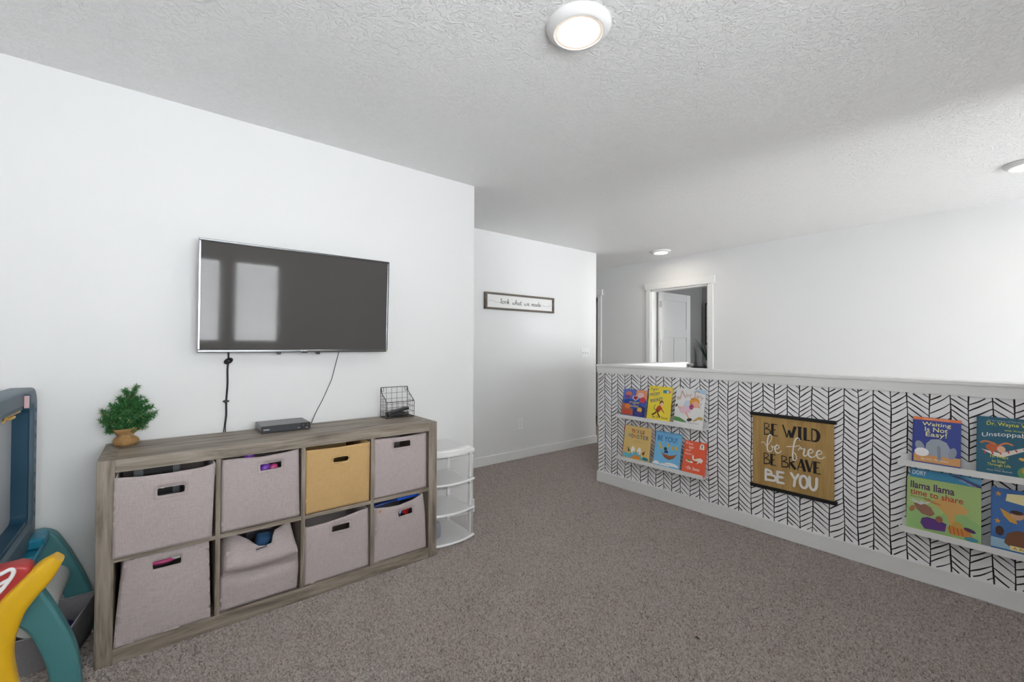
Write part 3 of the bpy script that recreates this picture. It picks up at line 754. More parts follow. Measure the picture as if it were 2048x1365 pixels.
# things in the bins
def roundbox(name, label, cat, c, s, m_, rot=(0, 0, 0), bev=.006, group=None):
    b = B(); b.box(-s[0]/2, s[0]/2, -s[1]/2, s[1]/2, -s[2]/2, s[2]/2, bev)
    o = tag(obj(name, b, m_, smooth=.7), label, cat, group); o.location = c; o.rotation_euler = rot
    return o
M_dev = mat('device_grey', (.13, .14, .15), .4); M_purple = mat('purple_plastic', (.22, .06, .50), .3); M_pink = mat('pink_plastic', (.62, .07, .24), .35)
M_blue = mat('royal_blue_plastic', (.01, .10, .62), .3); M_green = mat('green_plastic', (.10, .25, .06), .4); M_red = mat('red_plastic', (.42, .02, .02), .35)
M_ltb = mat('light_blue_plastic', (.18, .42, .75), .3)
d = thing('toy_tablet', 'grey toy device with a black window sticking up out of its bin', 'toy', (cells[0]+.14, 2.40, .575))
b = B(); b.box(cells[0]+.05, cells[0]+.205, 2.392, 2.41, .575, .734, .004); obj('casing', b, M_dev, d)
b = B(); b.box(cells[0]+.082, cells[0]+.18, 2.3905, 2.3925, .60, .7245); obj('dark_window', b, M_black, d)
roundbox('toy_block', 'small pale toy piece glimpsed through the bin handle', 'toy', (cells[0]+.145, 2.36, .648), (.02, .012, .03), mat('cream_toy', (.6, .5, .4), .5), (.2, .3, .4), .003)
for i, (x, z, r, mm, lb) in enumerate(((.178, .655, .026, M_purple, 'round purple toy seen through the bin handle'), (.215, .652, .02, M_pink, 'small pink toy beside the purple one in the bin'), (.115, .725, .022, M_purple, 'purple toy peeping over the edge of its bin'))):
    b = B(); b.blob((0, 0, 0), (r, r*.8, r), 14, 8, lambda q: 1+.18*math.sin(9*q.x)*math.sin(7*q.z))
    o = tag(obj('toy_figure', b, mm, smooth=True), lb, 'toy', 'toys in the bins'); o.location = (cells[1]+x, 2.345, z)
b = B(); b.blob((0, 0, 0), (.05, .02, .013), 14, 8); o = tag(obj('toy_bottle', b, M_pink, smooth=True), 'pink toy seen through the handle of the leaning bin', 'toy', 'toys in the bins'); o.location = (cells[0]+.145, 2.345, .333)
b = B(); b.blob((0, 0, 0), (.05, .02, .012), 14, 8); o = tag(obj('toy_bottle', b, M_white, smooth=True), 'white toy seen through the handle of the leaning bin', 'toy', 'toys in the bins'); o.location = (cells[0]+.20, 2.352, .338)
roundbox('toy_cup', 'blue toy cup inside the slumped bin', 'toy', (cells[1]+.185, 2.41, .275), (.07, .05, .10), mat('dusk_blue_plastic', (.05, .13, .28), .4), (.3, .1, .2), .012)
roundbox('toy_car', 'dark toy car lying in the slumped bin', 'toy', (cells[1]+.17, 2.47, .325), (.13, .05, .05), mat('charcoal_plastic', (.04, .04, .05), .4), (.1, -.1, .3), .014)
roundbox('toy_ring', 'white and brown toy lying in the slumped bin', 'toy', (cells[1]+.20, 2.44, .345), (.06, .03, .02), mat('pale_toy', (.4, .36, .32), .5), (.4, .2, .1), .008)
roundbox('toy_block', 'yellow toy at the folded edge of the slumped bin', 'toy', (cells[1]+.235, 2.40, .285), (.03, .03, .06), mat('ochre_plastic', (.45, .30, .04), .5), (0, .3, .2), .006)
roundbox('toy_tray', 'bright blue plastic lid sticking out of the lower bin', 'toy', (cells[3]+.212, 2.40, .366), (.135, .16, .016), M_blue, (-.04, -.03, .05), .005)
roundbox('toy_tray', 'green plastic lid lying on the bright blue one', 'toy', (cells[3]+.205, 2.43, .3790), (.115, .13, .007), M_green, (-.04, -.03, .05), .003)
roundbox('toy_tray', 'dark blue plastic tray beside the bright blue lid', 'toy', (cells[3]+.09, 2.41, .352), (.13, .15, .014), mat('navy_plastic', (.01, .04, .22), .35), (-.06, -.14, -.05), .005)
roundbox('toy_box', 'red box glimpsed through the handle of the stained bin', 'toy', (cells[3]+.205, 2.345, .298), (.045, .03, .055), M_red, (0, .5, .1), .004)
roundbox('toy_box', 'grey box glimpsed through the handle of the stained bin', 'toy', (cells[3]+.16, 2.35, .295), (.045, .03, .05), M_dev, (0, .2, .1), .004)
roundbox('toy_box', 'pale blue piece between the red and grey boxes', 'toy', (cells[3]+.183, 2.342, .302), (.012, .02, .05), M_ltb, (0, .7, .1), .003)
b = B(); b.poly([(cells[3]+.036+p[0], 2.2925, .337+p[1]) for p in [(-.008, -.006), (.0, -.009), (.006, -.001), (.011, .006), (.003, .005), (-.006, .003)]])
o = tag(obj('stain', b, mat('orange_stain', (.55, .20, .08), .9)), 'small orange stain on the front of the lower bin', 'stain')

# ------------------------------------------------------------------ television
tv = thing('television', 'flat black television with a shiny grey bezel, mounted on the wall', 'television', (.625, 2.622, 1.2005), rot=(.039, 0, 0))
TW, TH = .97, .563
M_bezel = mat('tv_bezel', (.22, .225, .235), .22, metal=1)
M_screen = mat('tv_screen', (.078, .075, .071), .05, spec=.21)
h2 = TW/2
b = B()
for q in ((-h2, h2, TH-.0105, TH), (-h2, -h2+.0105, .0145, TH-.0105), (h2-.0105, h2, .0145, TH-.0105), (-h2, h2, .003, .0145)): b.box(q[0], q[1], -.006, .008, q[2], q[3])
bevelmod(obj('bezel', b, M_bezel, tv, local=True), .002)
b = B(); b.box(-h2+.008, h2-.008, -.001, .003, .012, TH-.008); obj('screen', b, M_screen, tv, local=True)
b = B(); b.box(-h2+.001, h2-.001, .008, .028, 0, TH-.001); b.box(-.33, .33, .028, .05, .05, .40); obj('back_housing', b, M_black, tv, local=True)
for x in (-.125, .075):
    b = B(); b.prism([(x-.011, 0), (x+.011, 0), (x+.008, -.012), (x-.008, -.012)], 'y', -.002, .018); obj('foot_bracket', b, M_black, tv, local=True)
b = B(); b.box(-.012, .018, -.004, .008, -.004, .004); obj('sensor', b, M_black, tv, local=True)
b = B()
for x0, x1 in ((-.016, -.008), (-.004, .006), (.009, .016)): b.box(x0, x1, -.0068, -.006, .0065, .0115)
obj('brand_mark', b, mat('chrome', (.8, .8, .8), .15, metal=1), tv, local=True)
b = B(); b.lathe([(.0035, 0), (.0035, -.001)], (h2-.006, -.006, .009), 12, 'y'); obj('corner_sticker', b, mat('gold_sticker', (.7, .6, .2), .4), tv, local=True)
b = B(); b.box(-.2, .2, .045, .075, .12, .34); obj('wall_mount', b, M_black, tv, local=True)

# cables
def cable(name, label, pts, r, loc):
    t = thing(name, label, 'cable', loc); return t
c1 = thing('power_cable', 'pair of black cables hanging knotted below the television', 'cable', (.27, 2.70, .79))
pw = [at(x, y, 'y', 2.703) for x, y in ((457, 704), (457, 716), (456.5, 726), (455, 740), (455, 770), (452.5, 803), (452.5, 830), (450, 850), (449, 866))]
for dx, sp in ((-.0022, .6), (.0022, -.6)):
    b = B(); P = smooth_pts([(p.x+dx+(i-7)*.003*-sp*(i > 7), p.y, p.z) for i, p in enumerate(pw)], 6); b.tube(P, .0023, 8); obj('cord', b, M_black, c1, smooth=True)
kc = at(457, 722.5, 'y', 2.697)
b = B()
for s in (0, 1.1, 2.2):
    b.tube([(kc.x+.016*math.cos(a), kc.y-.003*math.sin(2*a+s), kc.z+.012*math.sin(a)*math.cos(s)+.006*math.cos(a)) for a in [2*PI*i/20 for i in range(20)]], .0045, 8, closed=True)
b.blob((kc.x, kc.y, kc.z), (.012, .008, .012), 12, 8)
obj('knot', b, M_black, c1, smooth=True)
kc = at(452, 803, 'y', 2.70)
b = B(); b.box(kc.x-.014, kc.x+.014, 2.693, 2.711, kc.z-.004, kc.z+.004, .002); b.box(kc.x-.006, kc.x+.006, 2.692, 2.711, kc.z-.011, kc.z+.008, .003); obj('cable_clip', b, M_black, c1)
b = B(); b.tube(smooth_pts([tuple(at(x, y, 'y', yy)) for x, y, yy in ((678, 700, 2.69), (677, 707, 2.69), (668, 742, 2.70), (663, 760, 2.704), (655, 778, 2.705), (645, 800, 2.705), (632, 825, 2.704), (622, 848, 2.69), (619, 853, 2.68))], 8), .0019, 8)
tag(obj('video_cable', b, M_black, smooth=True), 'single thin black cable curving from television to disc player', 'cable')

# ------------------------------------------------------------------ on top of the organizer
pl = thing('disc_player', 'slim black disc player on the wooden organizer', 'disc player', (.515, 2.59, CT), rot=(0, 0, .0))
M_plt = mat('player_lid', (.10, .10, .105), .3, metal=.6); M_plf = mat('player_front', (.03, .033, .04), .28)
px0, px1, py0, py1 = .399, .630, 2.492, 2.675
b = B(); b.box(px0, px1, py0+.004, py1, CT+.004, CT+.0385, .002); obj('casing', b, M_plt, pl)
b = B(); b.box(px0, px1-.048, py0, py0+.006, CT+.006, CT+.0375, .0015); obj('front_panel', b, M_plf, pl)
b = B(); b.box(px1-.048, px1, py0, py0+.006, CT+.006, CT+.0375, .0015); obj('control_panel', b, M_black, pl)
b = B(); b.box(px0+.004, px1-.004, py0+.006, py1-.006, CT, CT+.005); obj('base', b, M_black, pl)
pf = lambda u, v: (u, py0-.0004, v)
b = B(); text(b, 'SONY', px0+.009, px0+.037, CT+.0165, CT+.0225, pf, .02); obj('logo_print', b, M_white, pl, normals=False)
M_mark = mat('grey_print', (.35, .36, .38), .5)
b = B()
for x, z, w in ((px1-.058, CT+.014, .010), (px1-.036, CT+.027, .003), (px1-.014, CT+.028, .003), (px1-.018, CT+.0125, .012)): b.poly([pf(x-w/2, z-.0018), pf(x+w/2, z-.0018), pf(x+w/2, z+.0018), pf(x-w/2, z+.0018)])
obj('control_print', b, M_mark, pl, normals=False)

bk = thing('wire_basket', 'black wire basket with a slanted top, standing on the organizer', 'basket', (1.165, 2.585, CT))
M_wire = mat('bronze_wire', (.075, .065, .06), .4, metal=.7)
wx0, wx1, wy0, wy1, wzb, wzf = 1.076, 1.256, 2.537, 2.635, .182, .098
z0 = CT+.003
fr = B()
for P in ([(wx0, wy0, z0), (wx1, wy0, z0), (wx1, wy1, z0), (wx0, wy1, z0)], [(wx0, wy1, z0), (wx1, wy1, z0), (wx1, wy1, z0+wzb), (wx0, wy1, z0+wzb)]):
    for i in range(4): fr.tube([P[i], P[(i+1) % 4]], .0021, 8)
for x in (wx0, wx1):
    fr.tube([(x, wy0, z0), (x, wy0, z0+wzf)], .0021, 8); fr.tube([(x, wy0, z0+wzf), (x, wy1-.012, z0+wzb-.03), (x, wy1, z0+wzb)], .0021, 8)
fr.tube([(wx0, wy0, z0+wzf), (wx1, wy0, z0+wzf)], .0021, 8)
obj('frame', fr, M_wire, bk, smooth=True)
g = B(); h = B(); q = B()
for i in range(1, 5):
    x = wx0+(wx1-wx0)*i/5; g.tube([(x, wy0, z0), (x, wy0, z0+wzf)], .0011, 6); h.tube([(x, wy1, z0), (x, wy1, z0+wzb)], .0011, 6); q.tube([(x, wy0, z0), (x, wy1, z0)], .0011, 6)
for i in range(1, 3): g.tube([(wx0, wy0, z0+wzf*i/3), (wx1, wy0, z0+wzf*i/3)], .0011, 6)
for i in range(1, 5): h.tube([(wx0, wy1, z0+wzb*i/5), (wx1, wy1, z0+wzb*i/5)], .0011, 6)
for i in range(1, 3): q.tube([(wx0, wy0+(wy1-wy0)*i/3, z0), (wx1, wy0+(wy1-wy0)*i/3, z0)], .0011, 6)
obj('front_grid', g, M_wire, bk); obj('back_grid', h, M_wire, bk); obj('bottom_grid', q, M_wire, bk)
for x in (wx0, wx1):
    g = B()
    for i in range(1, 4):
        f = i/4; g.tube([(x, wy0+(wy1-wy0)*f, z0), (x, wy0+(wy1-wy0)*f, z0+wzf+(wzb-wzf)*f*.85)], .0011, 6)
    for i in range(1, 6):
        z = wzf*i/3; yy0 = wy0 if z <= wzf else wy0+(wy1-wy0)*(z-wzf)/(wzb-wzf)*1.1
        if yy0 < wy1: g.tube([(x, yy0, z0+z), (x, wy1, z0+z)], .0011, 6)
    obj('side_grid', g, M_wire, bk)
    g = B(); xx = x + (.012 if x == wx0 else -.012); g.tube(smooth_pts([(xx-.006, wy1, z0+wzb), (xx-.006, wy1-.002, z0+wzb-.02), (xx, wy1-.002, z0+wzb-.027), (xx+.006, wy1-.002, z0+wzb-.02), (xx+.006, wy1, z0+wzb)], 5), .0016, 6); obj('hanging_loop', g, M_wire, bk)
for i, (c, rz, ry, ln, lb) in enumerate((((1.165, 2.585, CT+.038), .12, -.17, .15, 'black remote control lying on top in the wire basket'), ((1.150, 2.570, CT+.0165), .05, .02, .12, 'black remote control under the others in the wire basket'), ((1.205, 2.597, CT+.02), -.45, .12, .075, 'short black remote control at the end of the wire basket'))):
    r = thing('remote_control', lb, 'remote', c, group='remotes in the wire basket', rot=(0, ry, rz))
    b = B(); b.box(-ln/2, ln/2, -.022, .022, -.008, .008, .005); obj('body', b, mat('remote_black', (.018, .018, .02), .4), r, smooth=.6, local=True)
    b = B()
    for u in range(6):
        for v in range(3): b.box(-ln/2+.014+u*(ln-.035)/6, -ln/2+.022+u*(ln-.035)/6, -.014+v*.011, -.008+v*.011, .0078, .0095)
    obj('buttons', b, mat('button_grey', (.10, .10, .11), .5), r, local=True)

# little pine tree in a burlap sack
tx, ty = -.118, 2.60
tr = thing('miniature_tree', 'miniature artificial pine in a tied burlap sack on the organizer', 'plant', (tx, ty, CT))
M_burlap = fabric_mat('burlap', (.36, .215, .09), .25)
b = B(); b.lathe([(.012, .0005), (.036, .001), (.0435, .009), (.044, .022), (.040, .032), (.031, .039), (.0265, .044), (.030, .051), (.040, .062), (.052, .077), (.050, .078), (.037, .064), (.02, .056)], (tx, ty, CT), 40, wob=lambda a, h: 1+.06*math.sin(3*a+1)+.05*math.sin(7*a+h*90)+(.10*math.sin(5*a) if h > .05 else 0))
obj('burlap_sack', b, M_burlap, tr, smooth=True)
b = B(); b.tube([(tx+.0285*math.cos(a), ty+.0285*math.sin(a), CT+.0445) for a in [2*PI*i/24 for i in range(24)]], .002, 6, closed=True)
b.tube(smooth_pts([(tx+.010, ty-.023, CT+.046), (tx+.018, ty-.034, CT+.058), (tx+.028, ty-.034, CT+.046), (tx+.016, ty-.026, CT+.044), (tx+.020, ty-.032, CT+.022)], 6), .0013, 5)
b.tube(smooth_pts([(tx+.02, ty-.03, CT+.062), (tx+.045, ty-.03, CT+.066), (tx+.066, ty-.03, CT+.069)], 5), .0009, 5)
obj('twine_bow', b, mat('twine', (.45, .32, .18), .9), tr)
b = B(); b.tube([(tx, ty, CT+.03), (tx+.004, ty, CT+.14), (tx+.02, ty, CT+.235)], [.006, .004, .002], 8); obj('trunk', b, mat('pine_bark', (.10, .06, .03), .9), tr)
rt = random.Random(11); M_needle = [mat('pine_needle_a', (.015, .10, .025), .6), mat('pine_needle_b', (.03, .17, .04), .6), mat('pine_needle_c', (.085, .26, .075), .6)]
fo = B(); tips = B(); br_ = B()
branches = [((.022, -.01, .225), (.038, -.012, .262)), ((.01, 0, .21), (-.005, 0, .248)), ((.015, 0, .20), (.028, .01, .236))]
for lvl, (z, R_, n) in enumerate(((.078, .078, 14), (.098, .096, 17), (.118, .098, 16), (.14, .086, 14), (.162, .066, 11), (.185, .046, 8), (.205, .03, 6))):
    for k in range(n):
        a = 2*PI*k/n + lvl*.7 + rt.uniform(-.2, .2); L_ = R_*rt.uniform(.75, 1.08)
        branches.append(((.002+z*.05, 0, z-.01), (.004+z*.05+L_*math.cos(a), L_*math.sin(a)*.62, z+rt.uniform(-.012, .035))))
for p, q in branches:
    p, q = Vector(p), Vector(q); d = (q-p); L_ = d.length; d.normalize(); u = d.orthogonal().normalized(); w = d.cross(u)
    br_.tube([(tx+p.x, ty+p.y, CT+p.z), (tx+q.x, ty+q.y, CT+q.z)], .001, 4)
    for i in range(int(80+L_*1100)):
        f = rt.uniform(.25, 1.0); o_ = p + d*(L_*f); an = rt.uniform(0, 2*PI)
        n_ = (u*math.cos(an)+w*math.sin(an))*rt.uniform(.4, 1)+d*rt.uniform(-.3, .9); n_.normalize(); ln = rt.uniform(.012, .024)
        s = n_.cross(Vector((rt.uniform(-1, 1), rt.uniform(-1, 1), rt.uniform(-1, 1)))); s.normalize(); s *= rt.uniform(.0008, .0015)
        o_ = o_ + Vector((tx, ty, CT)); fo.use(rt.choice(M_needle))
        if (o_+n_*ln).y > 2.705: continue
        fo.poly([o_-s*.6, o_+n_*ln*.5-s, o_+n_*ln, o_+n_*ln*.5+s, o_+s*.6])
    if rt.random() < .3: tips.blob((tx+q.x, ty+q.y, CT+q.z), (.0035, .0035, .0035), 6, 5)
o = obj('foliage', fo, None, tr, normals=False); o['kind'] = 'stuff'
obj('branches', br_, MATS['pine_bark'], tr); obj('cone_tips', tips, mat('pale_buds', (.36, .26, .09), .7), tr)['kind'] = 'stuff'

# ------------------------------------------------------------------ plastic drawer cart beside the organizer
M_milk = milky_mat('milky_plastic', (.97, .975, .975), .25, .3); M_cart = mat('cart_white', (.86, .86, .86), .3)
M_milk2 = milky_mat('clear_drawer_side', (.95, .95, .95), .12, .3)
ct = thing('drawer_cart', 'white plastic cart with three milky clear drawers beside the organizer', 'drawers', (1.447, 2.52, 0))
gx0, gx1, gy, gyb = 1.288, 1.606, 2.372, 2.69
def bow(x0, x1, y0, yb, d, n=14):
    xc, hw_ = (x0+x1)/2, (x1-x0)/2
    return [(x0+(x1-x0)*i/n, y0-d*(1-((x0+(x1-x0)*i/n-xc)/hw_)**2)) for i in range(n+1)] + [(x1, yb), (x0, yb)]
b = B(); b.prism(bow(gx0, gx1, gy-.006, gyb, .03), 'z', .548, .572); b.prism(bow(gx0+.012, gx1-.012, gy+.016, gyb-.01, .028), 'z', .572, .583)
bevelmod(obj('top', b, M_cart, ct), .004)
b = B(); b.prism(bow(gx0+.026, gx1-.026, gy+.04, gyb-.03, .02), 'z', .583, .5845); obj('top_inset', b, mat('cart_inset', (.74, .74, .745), .45), ct)
b = B()
for x0, x1, y0, y1 in ((gx0+.004, gx0+.022, gyb-.02, gyb), (gx1-.022, gx1-.004, gyb-.02, gyb), (gx0+.004, gx0+.014, gy+.03, gy+.05), (gx1-.014, gx1-.004, gy+.03, gy+.05)): b.box(x0, x1, y0, y1, .012, .55)
obj('frame_posts', b, M_cart, ct)['kind'] = 'stuff'
b = B(); b.box(gx0+.003, gx0+.006, gy+.01, gyb, .02, .55); b.box(gx1-.006, gx1-.003, gy+.01, gyb, .02, .55); b.box(gx0, gx1, gyb-.006, gyb-.003, .02, .55)
obj('side_walls', b, M_milk2, ct)['kind'] = 'stuff'
for z in (0, .180, .364):
    b = B(); b.prism(bow(gx0, gx1, gy-.002, gyb, .03), 'z', z, z+.008) if z == 0 else b.prism(bow(gx0+.003, gx1-.003, gy+.02, gyb, .03), 'z', z-.006, z-.002)
    obj('shelf_frame', b, M_cart, ct)
    d = B(); o_ = bow(gx0+.006, gx1-.006, gy, gyb-.01, .03); i_ = bow(gx0+.009, gx1-.009, gy+.003, gyb-.013, .03)
    z0, z1 = z+.012, z+.176
    for i in range(len(o_)):
        j = (i+1) % len(o_)
        vs = [d.bm.verts.new(p) for p in ((*o_[i], z0), (*o_[j], z0), (*o_[j], z1), (*o_[i], z1))]
        d._face(vs)
    d.prism(o_, 'z', z0-.002, z0)
    dr = obj('drawer', d, M_milk, ct, normals=False)
    e = B(); P = [(x, y-.006, z+.012) for x, y in bow(gx0+.005, gx1-.005, gy, gyb, .031)[:-2]]; e.tube(smooth_pts(P, 2), .0078, 10)
    obj('drawer_pull', e, M_cart, dr, smooth=True)
    e = B(); P = [(x, y-.001, z1-.004) for x, y in bow(gx0+.006, gx1-.006, gy, gyb, .03)[:-2]]; e.tube(P, .0025, 6); obj('drawer_rim', e, M_milk, dr, smooth=True)
    for x in (gx0+.006, gx1-.012):
        e = B(); e.box(x, x+.006, gy+.002, gyb-.02, z1-.006, z1); obj('drawer_rail', e, M_milk, dr)
b = B(); b.box(1.302, 1.40, 2.42, 2.60, .0165, .125, .025); o = tag(obj('toy_bag', b, mat('slate_blue_cloth', (.10, .125, .20), .8), smooth=.9), 'slate blue pouch inside the bottom clear drawer', 'pouch')

# ------------------------------------------------------------------ play easel, ride-on toy and grey bin by the wall
M_navy = mat('easel_blue', (.012, .065, .12), .42); M_navy2 = mat('easel_grey_blue', (.085, .135, .18), .45); M_teal = mat('teal_plastic', (.075, .25, .27), .38, bump=(60, .05, .002)); M_aqua = mat('aqua_tray', (.02, .27, .42), .35)
es = thing('play_easel', 'childs plastic easel with a blue framed whiteboard on teal legs', 'easel', (-.43, 2.42, 0))
# end panels (profile in x-z), mirrored about the board
half = [(-.372, .468), (-.345, .455), (-.322, .425), (-.276, .325), (-.224, .175), (-.208, .06), (-.205, 0), (-.282, 0), (-.290, .11), (-.318, .215), (-.345, .275), (-.385, .315), (-.43, .325)]
half = [half[0]] + smooth_pts(half[:7], 4)[1:-1] + [half[6], half[7]] + smooth_pts(half[7:], 4)[1:]
prof = half + [(-.86-x, z) for x, z in reversed(half[:-1])]
for y in (2.615, 2.165):
    b = B(); b.prism(prof, 'y', y, y+.055); bevelmod(obj('end_panel', b, M_teal, es, smooth=.5), .016, 4)
# board frame: rounded, leaning a touch
def ring_prism(b, outer, inner, x0, x1):
    n = len(outer); A = [[b.bm.verts.new((x, *p)) for p in q] for x in (x0, x1) for q in (outer, inner)]
    o0, i0, o1, i1 = A
    for k in range(n):
        j = (k+1) % n
        b._face([o0[k], o0[j], i0[j], i0[k]]); b._face([o1[k], i1[k], i1[j], o1[j]]); b._face([o0[k], o1[k], o1[j], o0[j]]); b._face([i0[k], i0[j], i1[j], i1[k]])
fy0, fy1, fz0, fz1 = 2.00, 2.605, .44, 1.068
b = B(); ring_prism(b, rrect(fy0, fy1, fz0, fz1, .065, 8), rrect(fy0+.075, fy1-.058, fz0+.09, fz1-.064, .035, 8), -.462, -.388)
bevelmod(obj('board_frame', b, M_navy2, es, smooth=.6), .012, 3)
b = B(); ring_prism(b, rrect(fy0+.072, fy1-.055, fz0+.087, fz1-.061, .037, 8), rrect(fy0+.088, fy1-.071, fz0+.103, fz1-.076, .03, 8), -.460, -.400)
bevelmod(obj('frame_groove', b, M_navy, es, smooth=.6), .004, 2)
b = B(); b.box(-.456, -.446, fy0+.06, fy1-.045, fz0+.08, fz1-.065); obj('whiteboard', b, mat('whiteboard', (.62, .64, .66), .3), es)
b = B(); b.box(-.392, -.372, 2.372, 2.395, .998, 1.054, .004); obj('label_holder', b, M_navy, es)
b = B(); b.box(-.387, -.374, 2.3702, 2.3725, 1.004, 1.049); obj('label_plate', b, mat('pink_label', (.62, .40, .41), .5), es)
cA, cB = at(10, 834, 'x', -.415), at(36, 823, 'x', -.415)
b = B(); b.tube([tuple(cA), tuple(cB)], .008, 12); b.box(-.424, -.405, cA.y+.02, cA.y+.09, cA.z-.018, cA.z-.008, .003); b.tube([tuple(cA), (-.41, cA.y-.05, cA.z-.014)], .004, 8)
obj('paper_clip', b, mat('yellow_clip', (.62, .40, .09), .45), es, smooth=.7)
b = B()
for i in range(9): b.box(-.3885, -.3865, fy1-.034, fy1-.026, .55+i*.052, .568+i*.052)
obj('frame_slots', b, M_navy, es)['kind'] = 'stuff'
# tray between the panels
b = B(); b.box(-.418, -.350, 2.222, 2.61, .425, .435); b.box(-.358, -.350, 2.222, 2.50, .435, .452, .003); b.box(-.418, -.409, 2.222, 2.61, .435, .46, .003)
b.box(-.405, -.348, 2.49, 2.61, .435, .478, .010)
for y in (2.24, 2.36): b.box(-.409, -.358, y, y+.02, .435, .452, .005)
bevelmod(obj('marker_tray', b, M_aqua, es), .004, 2)
b = B(); b.tube([(-.335, 2.225, .27), (-.335, 2.612, .27)], .048, 28); obj('paper_roll', b, mat('paper_white', (.66, .66, .65), .7), es, smooth=.8)

rd = thing('toy_ride', 'yellow and red plastic toy with a white grille in front of the easel', 'toy', (-.38, 1.86, 0))
M_yel = mat('yellow_plastic', (.72, .42, .012), .38); M_red2 = mat('toy_red', (.42, .035, .035), .38)
def at2(x, y, Y): return tuple(at(x, y, 'y', Y))
def flat_sweep(b, P, wid, th, n=10):
    """curved rail: P list of (x, z), y centre, half sizes; rounded rectangular section"""
    rings = []
    for i, (x, y, z) in enumerate(P):
        a, c = P[max(i-1, 0)], P[min(i+1, len(P)-1)]
        d = Vector((c[0]-a[0], 0, c[2]-a[2])).normalized(); nrm = Vector((-d.z, 0, d.x))
        w, t = (wid[i] if isinstance(wid, list) else wid), (th[i] if isinstance(th, list) else th)
        rings.append([b.bm.verts.new(Vector((x, y, z)) + nrm*(t*math.copysign(abs(math.cos(k*2*PI/n+.3))**.55, math.cos(k*2*PI/n+.3))) + Vector((0, 1, 0))*(w*math.copysign(abs(math.sin(k*2*PI/n+.3))**.55, math.sin(k*2*PI/n+.3)))) for k in range(n)])
    for A, C in zip(rings, rings[1:]):
        for k in range(n): b._face([A[k], A[(k+1) % n], C[(k+1) % n], C[k]])
    b._face(rings[0][::-1]); b._face(rings[-1])
def rail(Y, name='side_rail'):
    ctr = [(119, 1114), (100, 1131), (78, 1155), (52, 1182), (26, 1212), (6, 1248), (-4, 1290), (-2, 1330), (8, 1375), (22, 1440), (36, 1520), (48, 1600)]
    P = [at2(x, y, 1.86) for x, y in ctr]; P[-1] = (P[-1][0], P[-1][1], 0.0)
    ths = [.014, .025, .030, .032, .034, .036, .032, .029, .028, .028, .028, .028]
    Q = smooth_pts([p + (t,) for p, t in zip(P, ths)], 4)
    b = B(); flat_sweep(b, [(q[0], Y, max(.0, q[2])) for q in Q], .028, [q[3] for q in Q], 12)
    obj(name, b, M_yel, rd, smooth=.8)
rail(1.86)
def slab(b, pts, Y0, Y1): b.prism([(p.x, p.z) for p in [at(x, y, 'y', 1.86) for x, y in pts]], 'y', Y0, Y1)
b = B(); slab(b, [(-260, 1215), (-120, 1165), (0, 1137), (40, 1127), (62, 1129), (66, 1141), (58, 1156), (40, 1172), (14, 1196), (20, 1212), (8, 1226), (-10, 1236), (-120, 1290), (-260, 1345)], 1.845, 1.905); bevelmod(obj('body_panel', b, M_red2, rd, smooth=.5), .012, 3)
b = B(); c = at(-262, 1285, 'y', 1.86); b.box(c.x-.03, c.x+.02, 1.835, 1.90, 0, c.z+.03, .01); obj('rear_leg', b, M_yel, rd, smooth=.7)
g = lambda x, y: tuple(at(x, y, 'y', 1.842))
b = B(); b.tube([g(*p) for p in smooth_pts([(-38, 1168), (0, 1150), (20, 1140), (27, 1143), (24, 1153), (10, 1172), (0, 1184), (-22, 1204), (-38, 1216)], 4)], .0055, 8)
for p, q in (((-38, 1190), (17, 1160)), ((-38, 1205), (8, 1174)), ((-12, 1156), (-6, 1188))): b.tube([g(*p), g(*q)], .0045, 8)
obj('white_grille', b, M_white, rd, smooth=.8)

gb = thing('fabric_box', 'low grey fabric box with purple toys on the carpet beside the organizer', 'bin', (-.34, 2.5, 0))
ring0 = [(-.262, 2.405), (-.222, 2.585), (-.44, 2.60), (-.475, 2.42)]; ring1 = [(-.258, 2.392), (-.203, 2.60), (-.45, 2.607), (-.485, 2.405)]; zt = [.142, .172, .165, .140]
b = B(); lo = [b.bm.verts.new((*p, .001)) for p in ring0]; mid = [b.bm.verts.new(((p[0]+q[0])/2+.004*math.sin(i*2), (p[1]+q[1])/2, z*.55)) for i, (p, q, z) in enumerate(zip(ring0, ring1, zt))]; hi = [b.bm.verts.new((*p, z)) for p, z in zip(ring1, zt)]
for A, C in ((lo, mid), (mid, hi)):
    for i in range(4): b._face([A[i], A[(i+1) % 4], C[(i+1) % 4], C[i]])
b._face(lo)
solid(obj('body', b, M_greyfab, gb), .004, 1)
b = B(); b.tube([(*p, z) for p, z in zip(ring1, zt)], .0035, 8, closed=True); obj('rim_binding', b, fabric_mat('pale_grey_binding', (.38, .37, .39), .08), gb, smooth=True)
for i, (x, y, r) in enumerate(((-.300, 2.455, .030), (-.285, 2.515, .028))):
    b = B(); b.blob((0, 0, 0), (r, r*.8, r), 16, 10); o = tag(obj('toy_ball', b, mat('deep_violet', (.035, .015, .13), .4), smooth=True), ('dark violet toy in the grey fabric box', 'smaller dark violet toy at the right side of the grey fabric box')[i], 'toy'); o.location = (x, y, .085+i*.004)

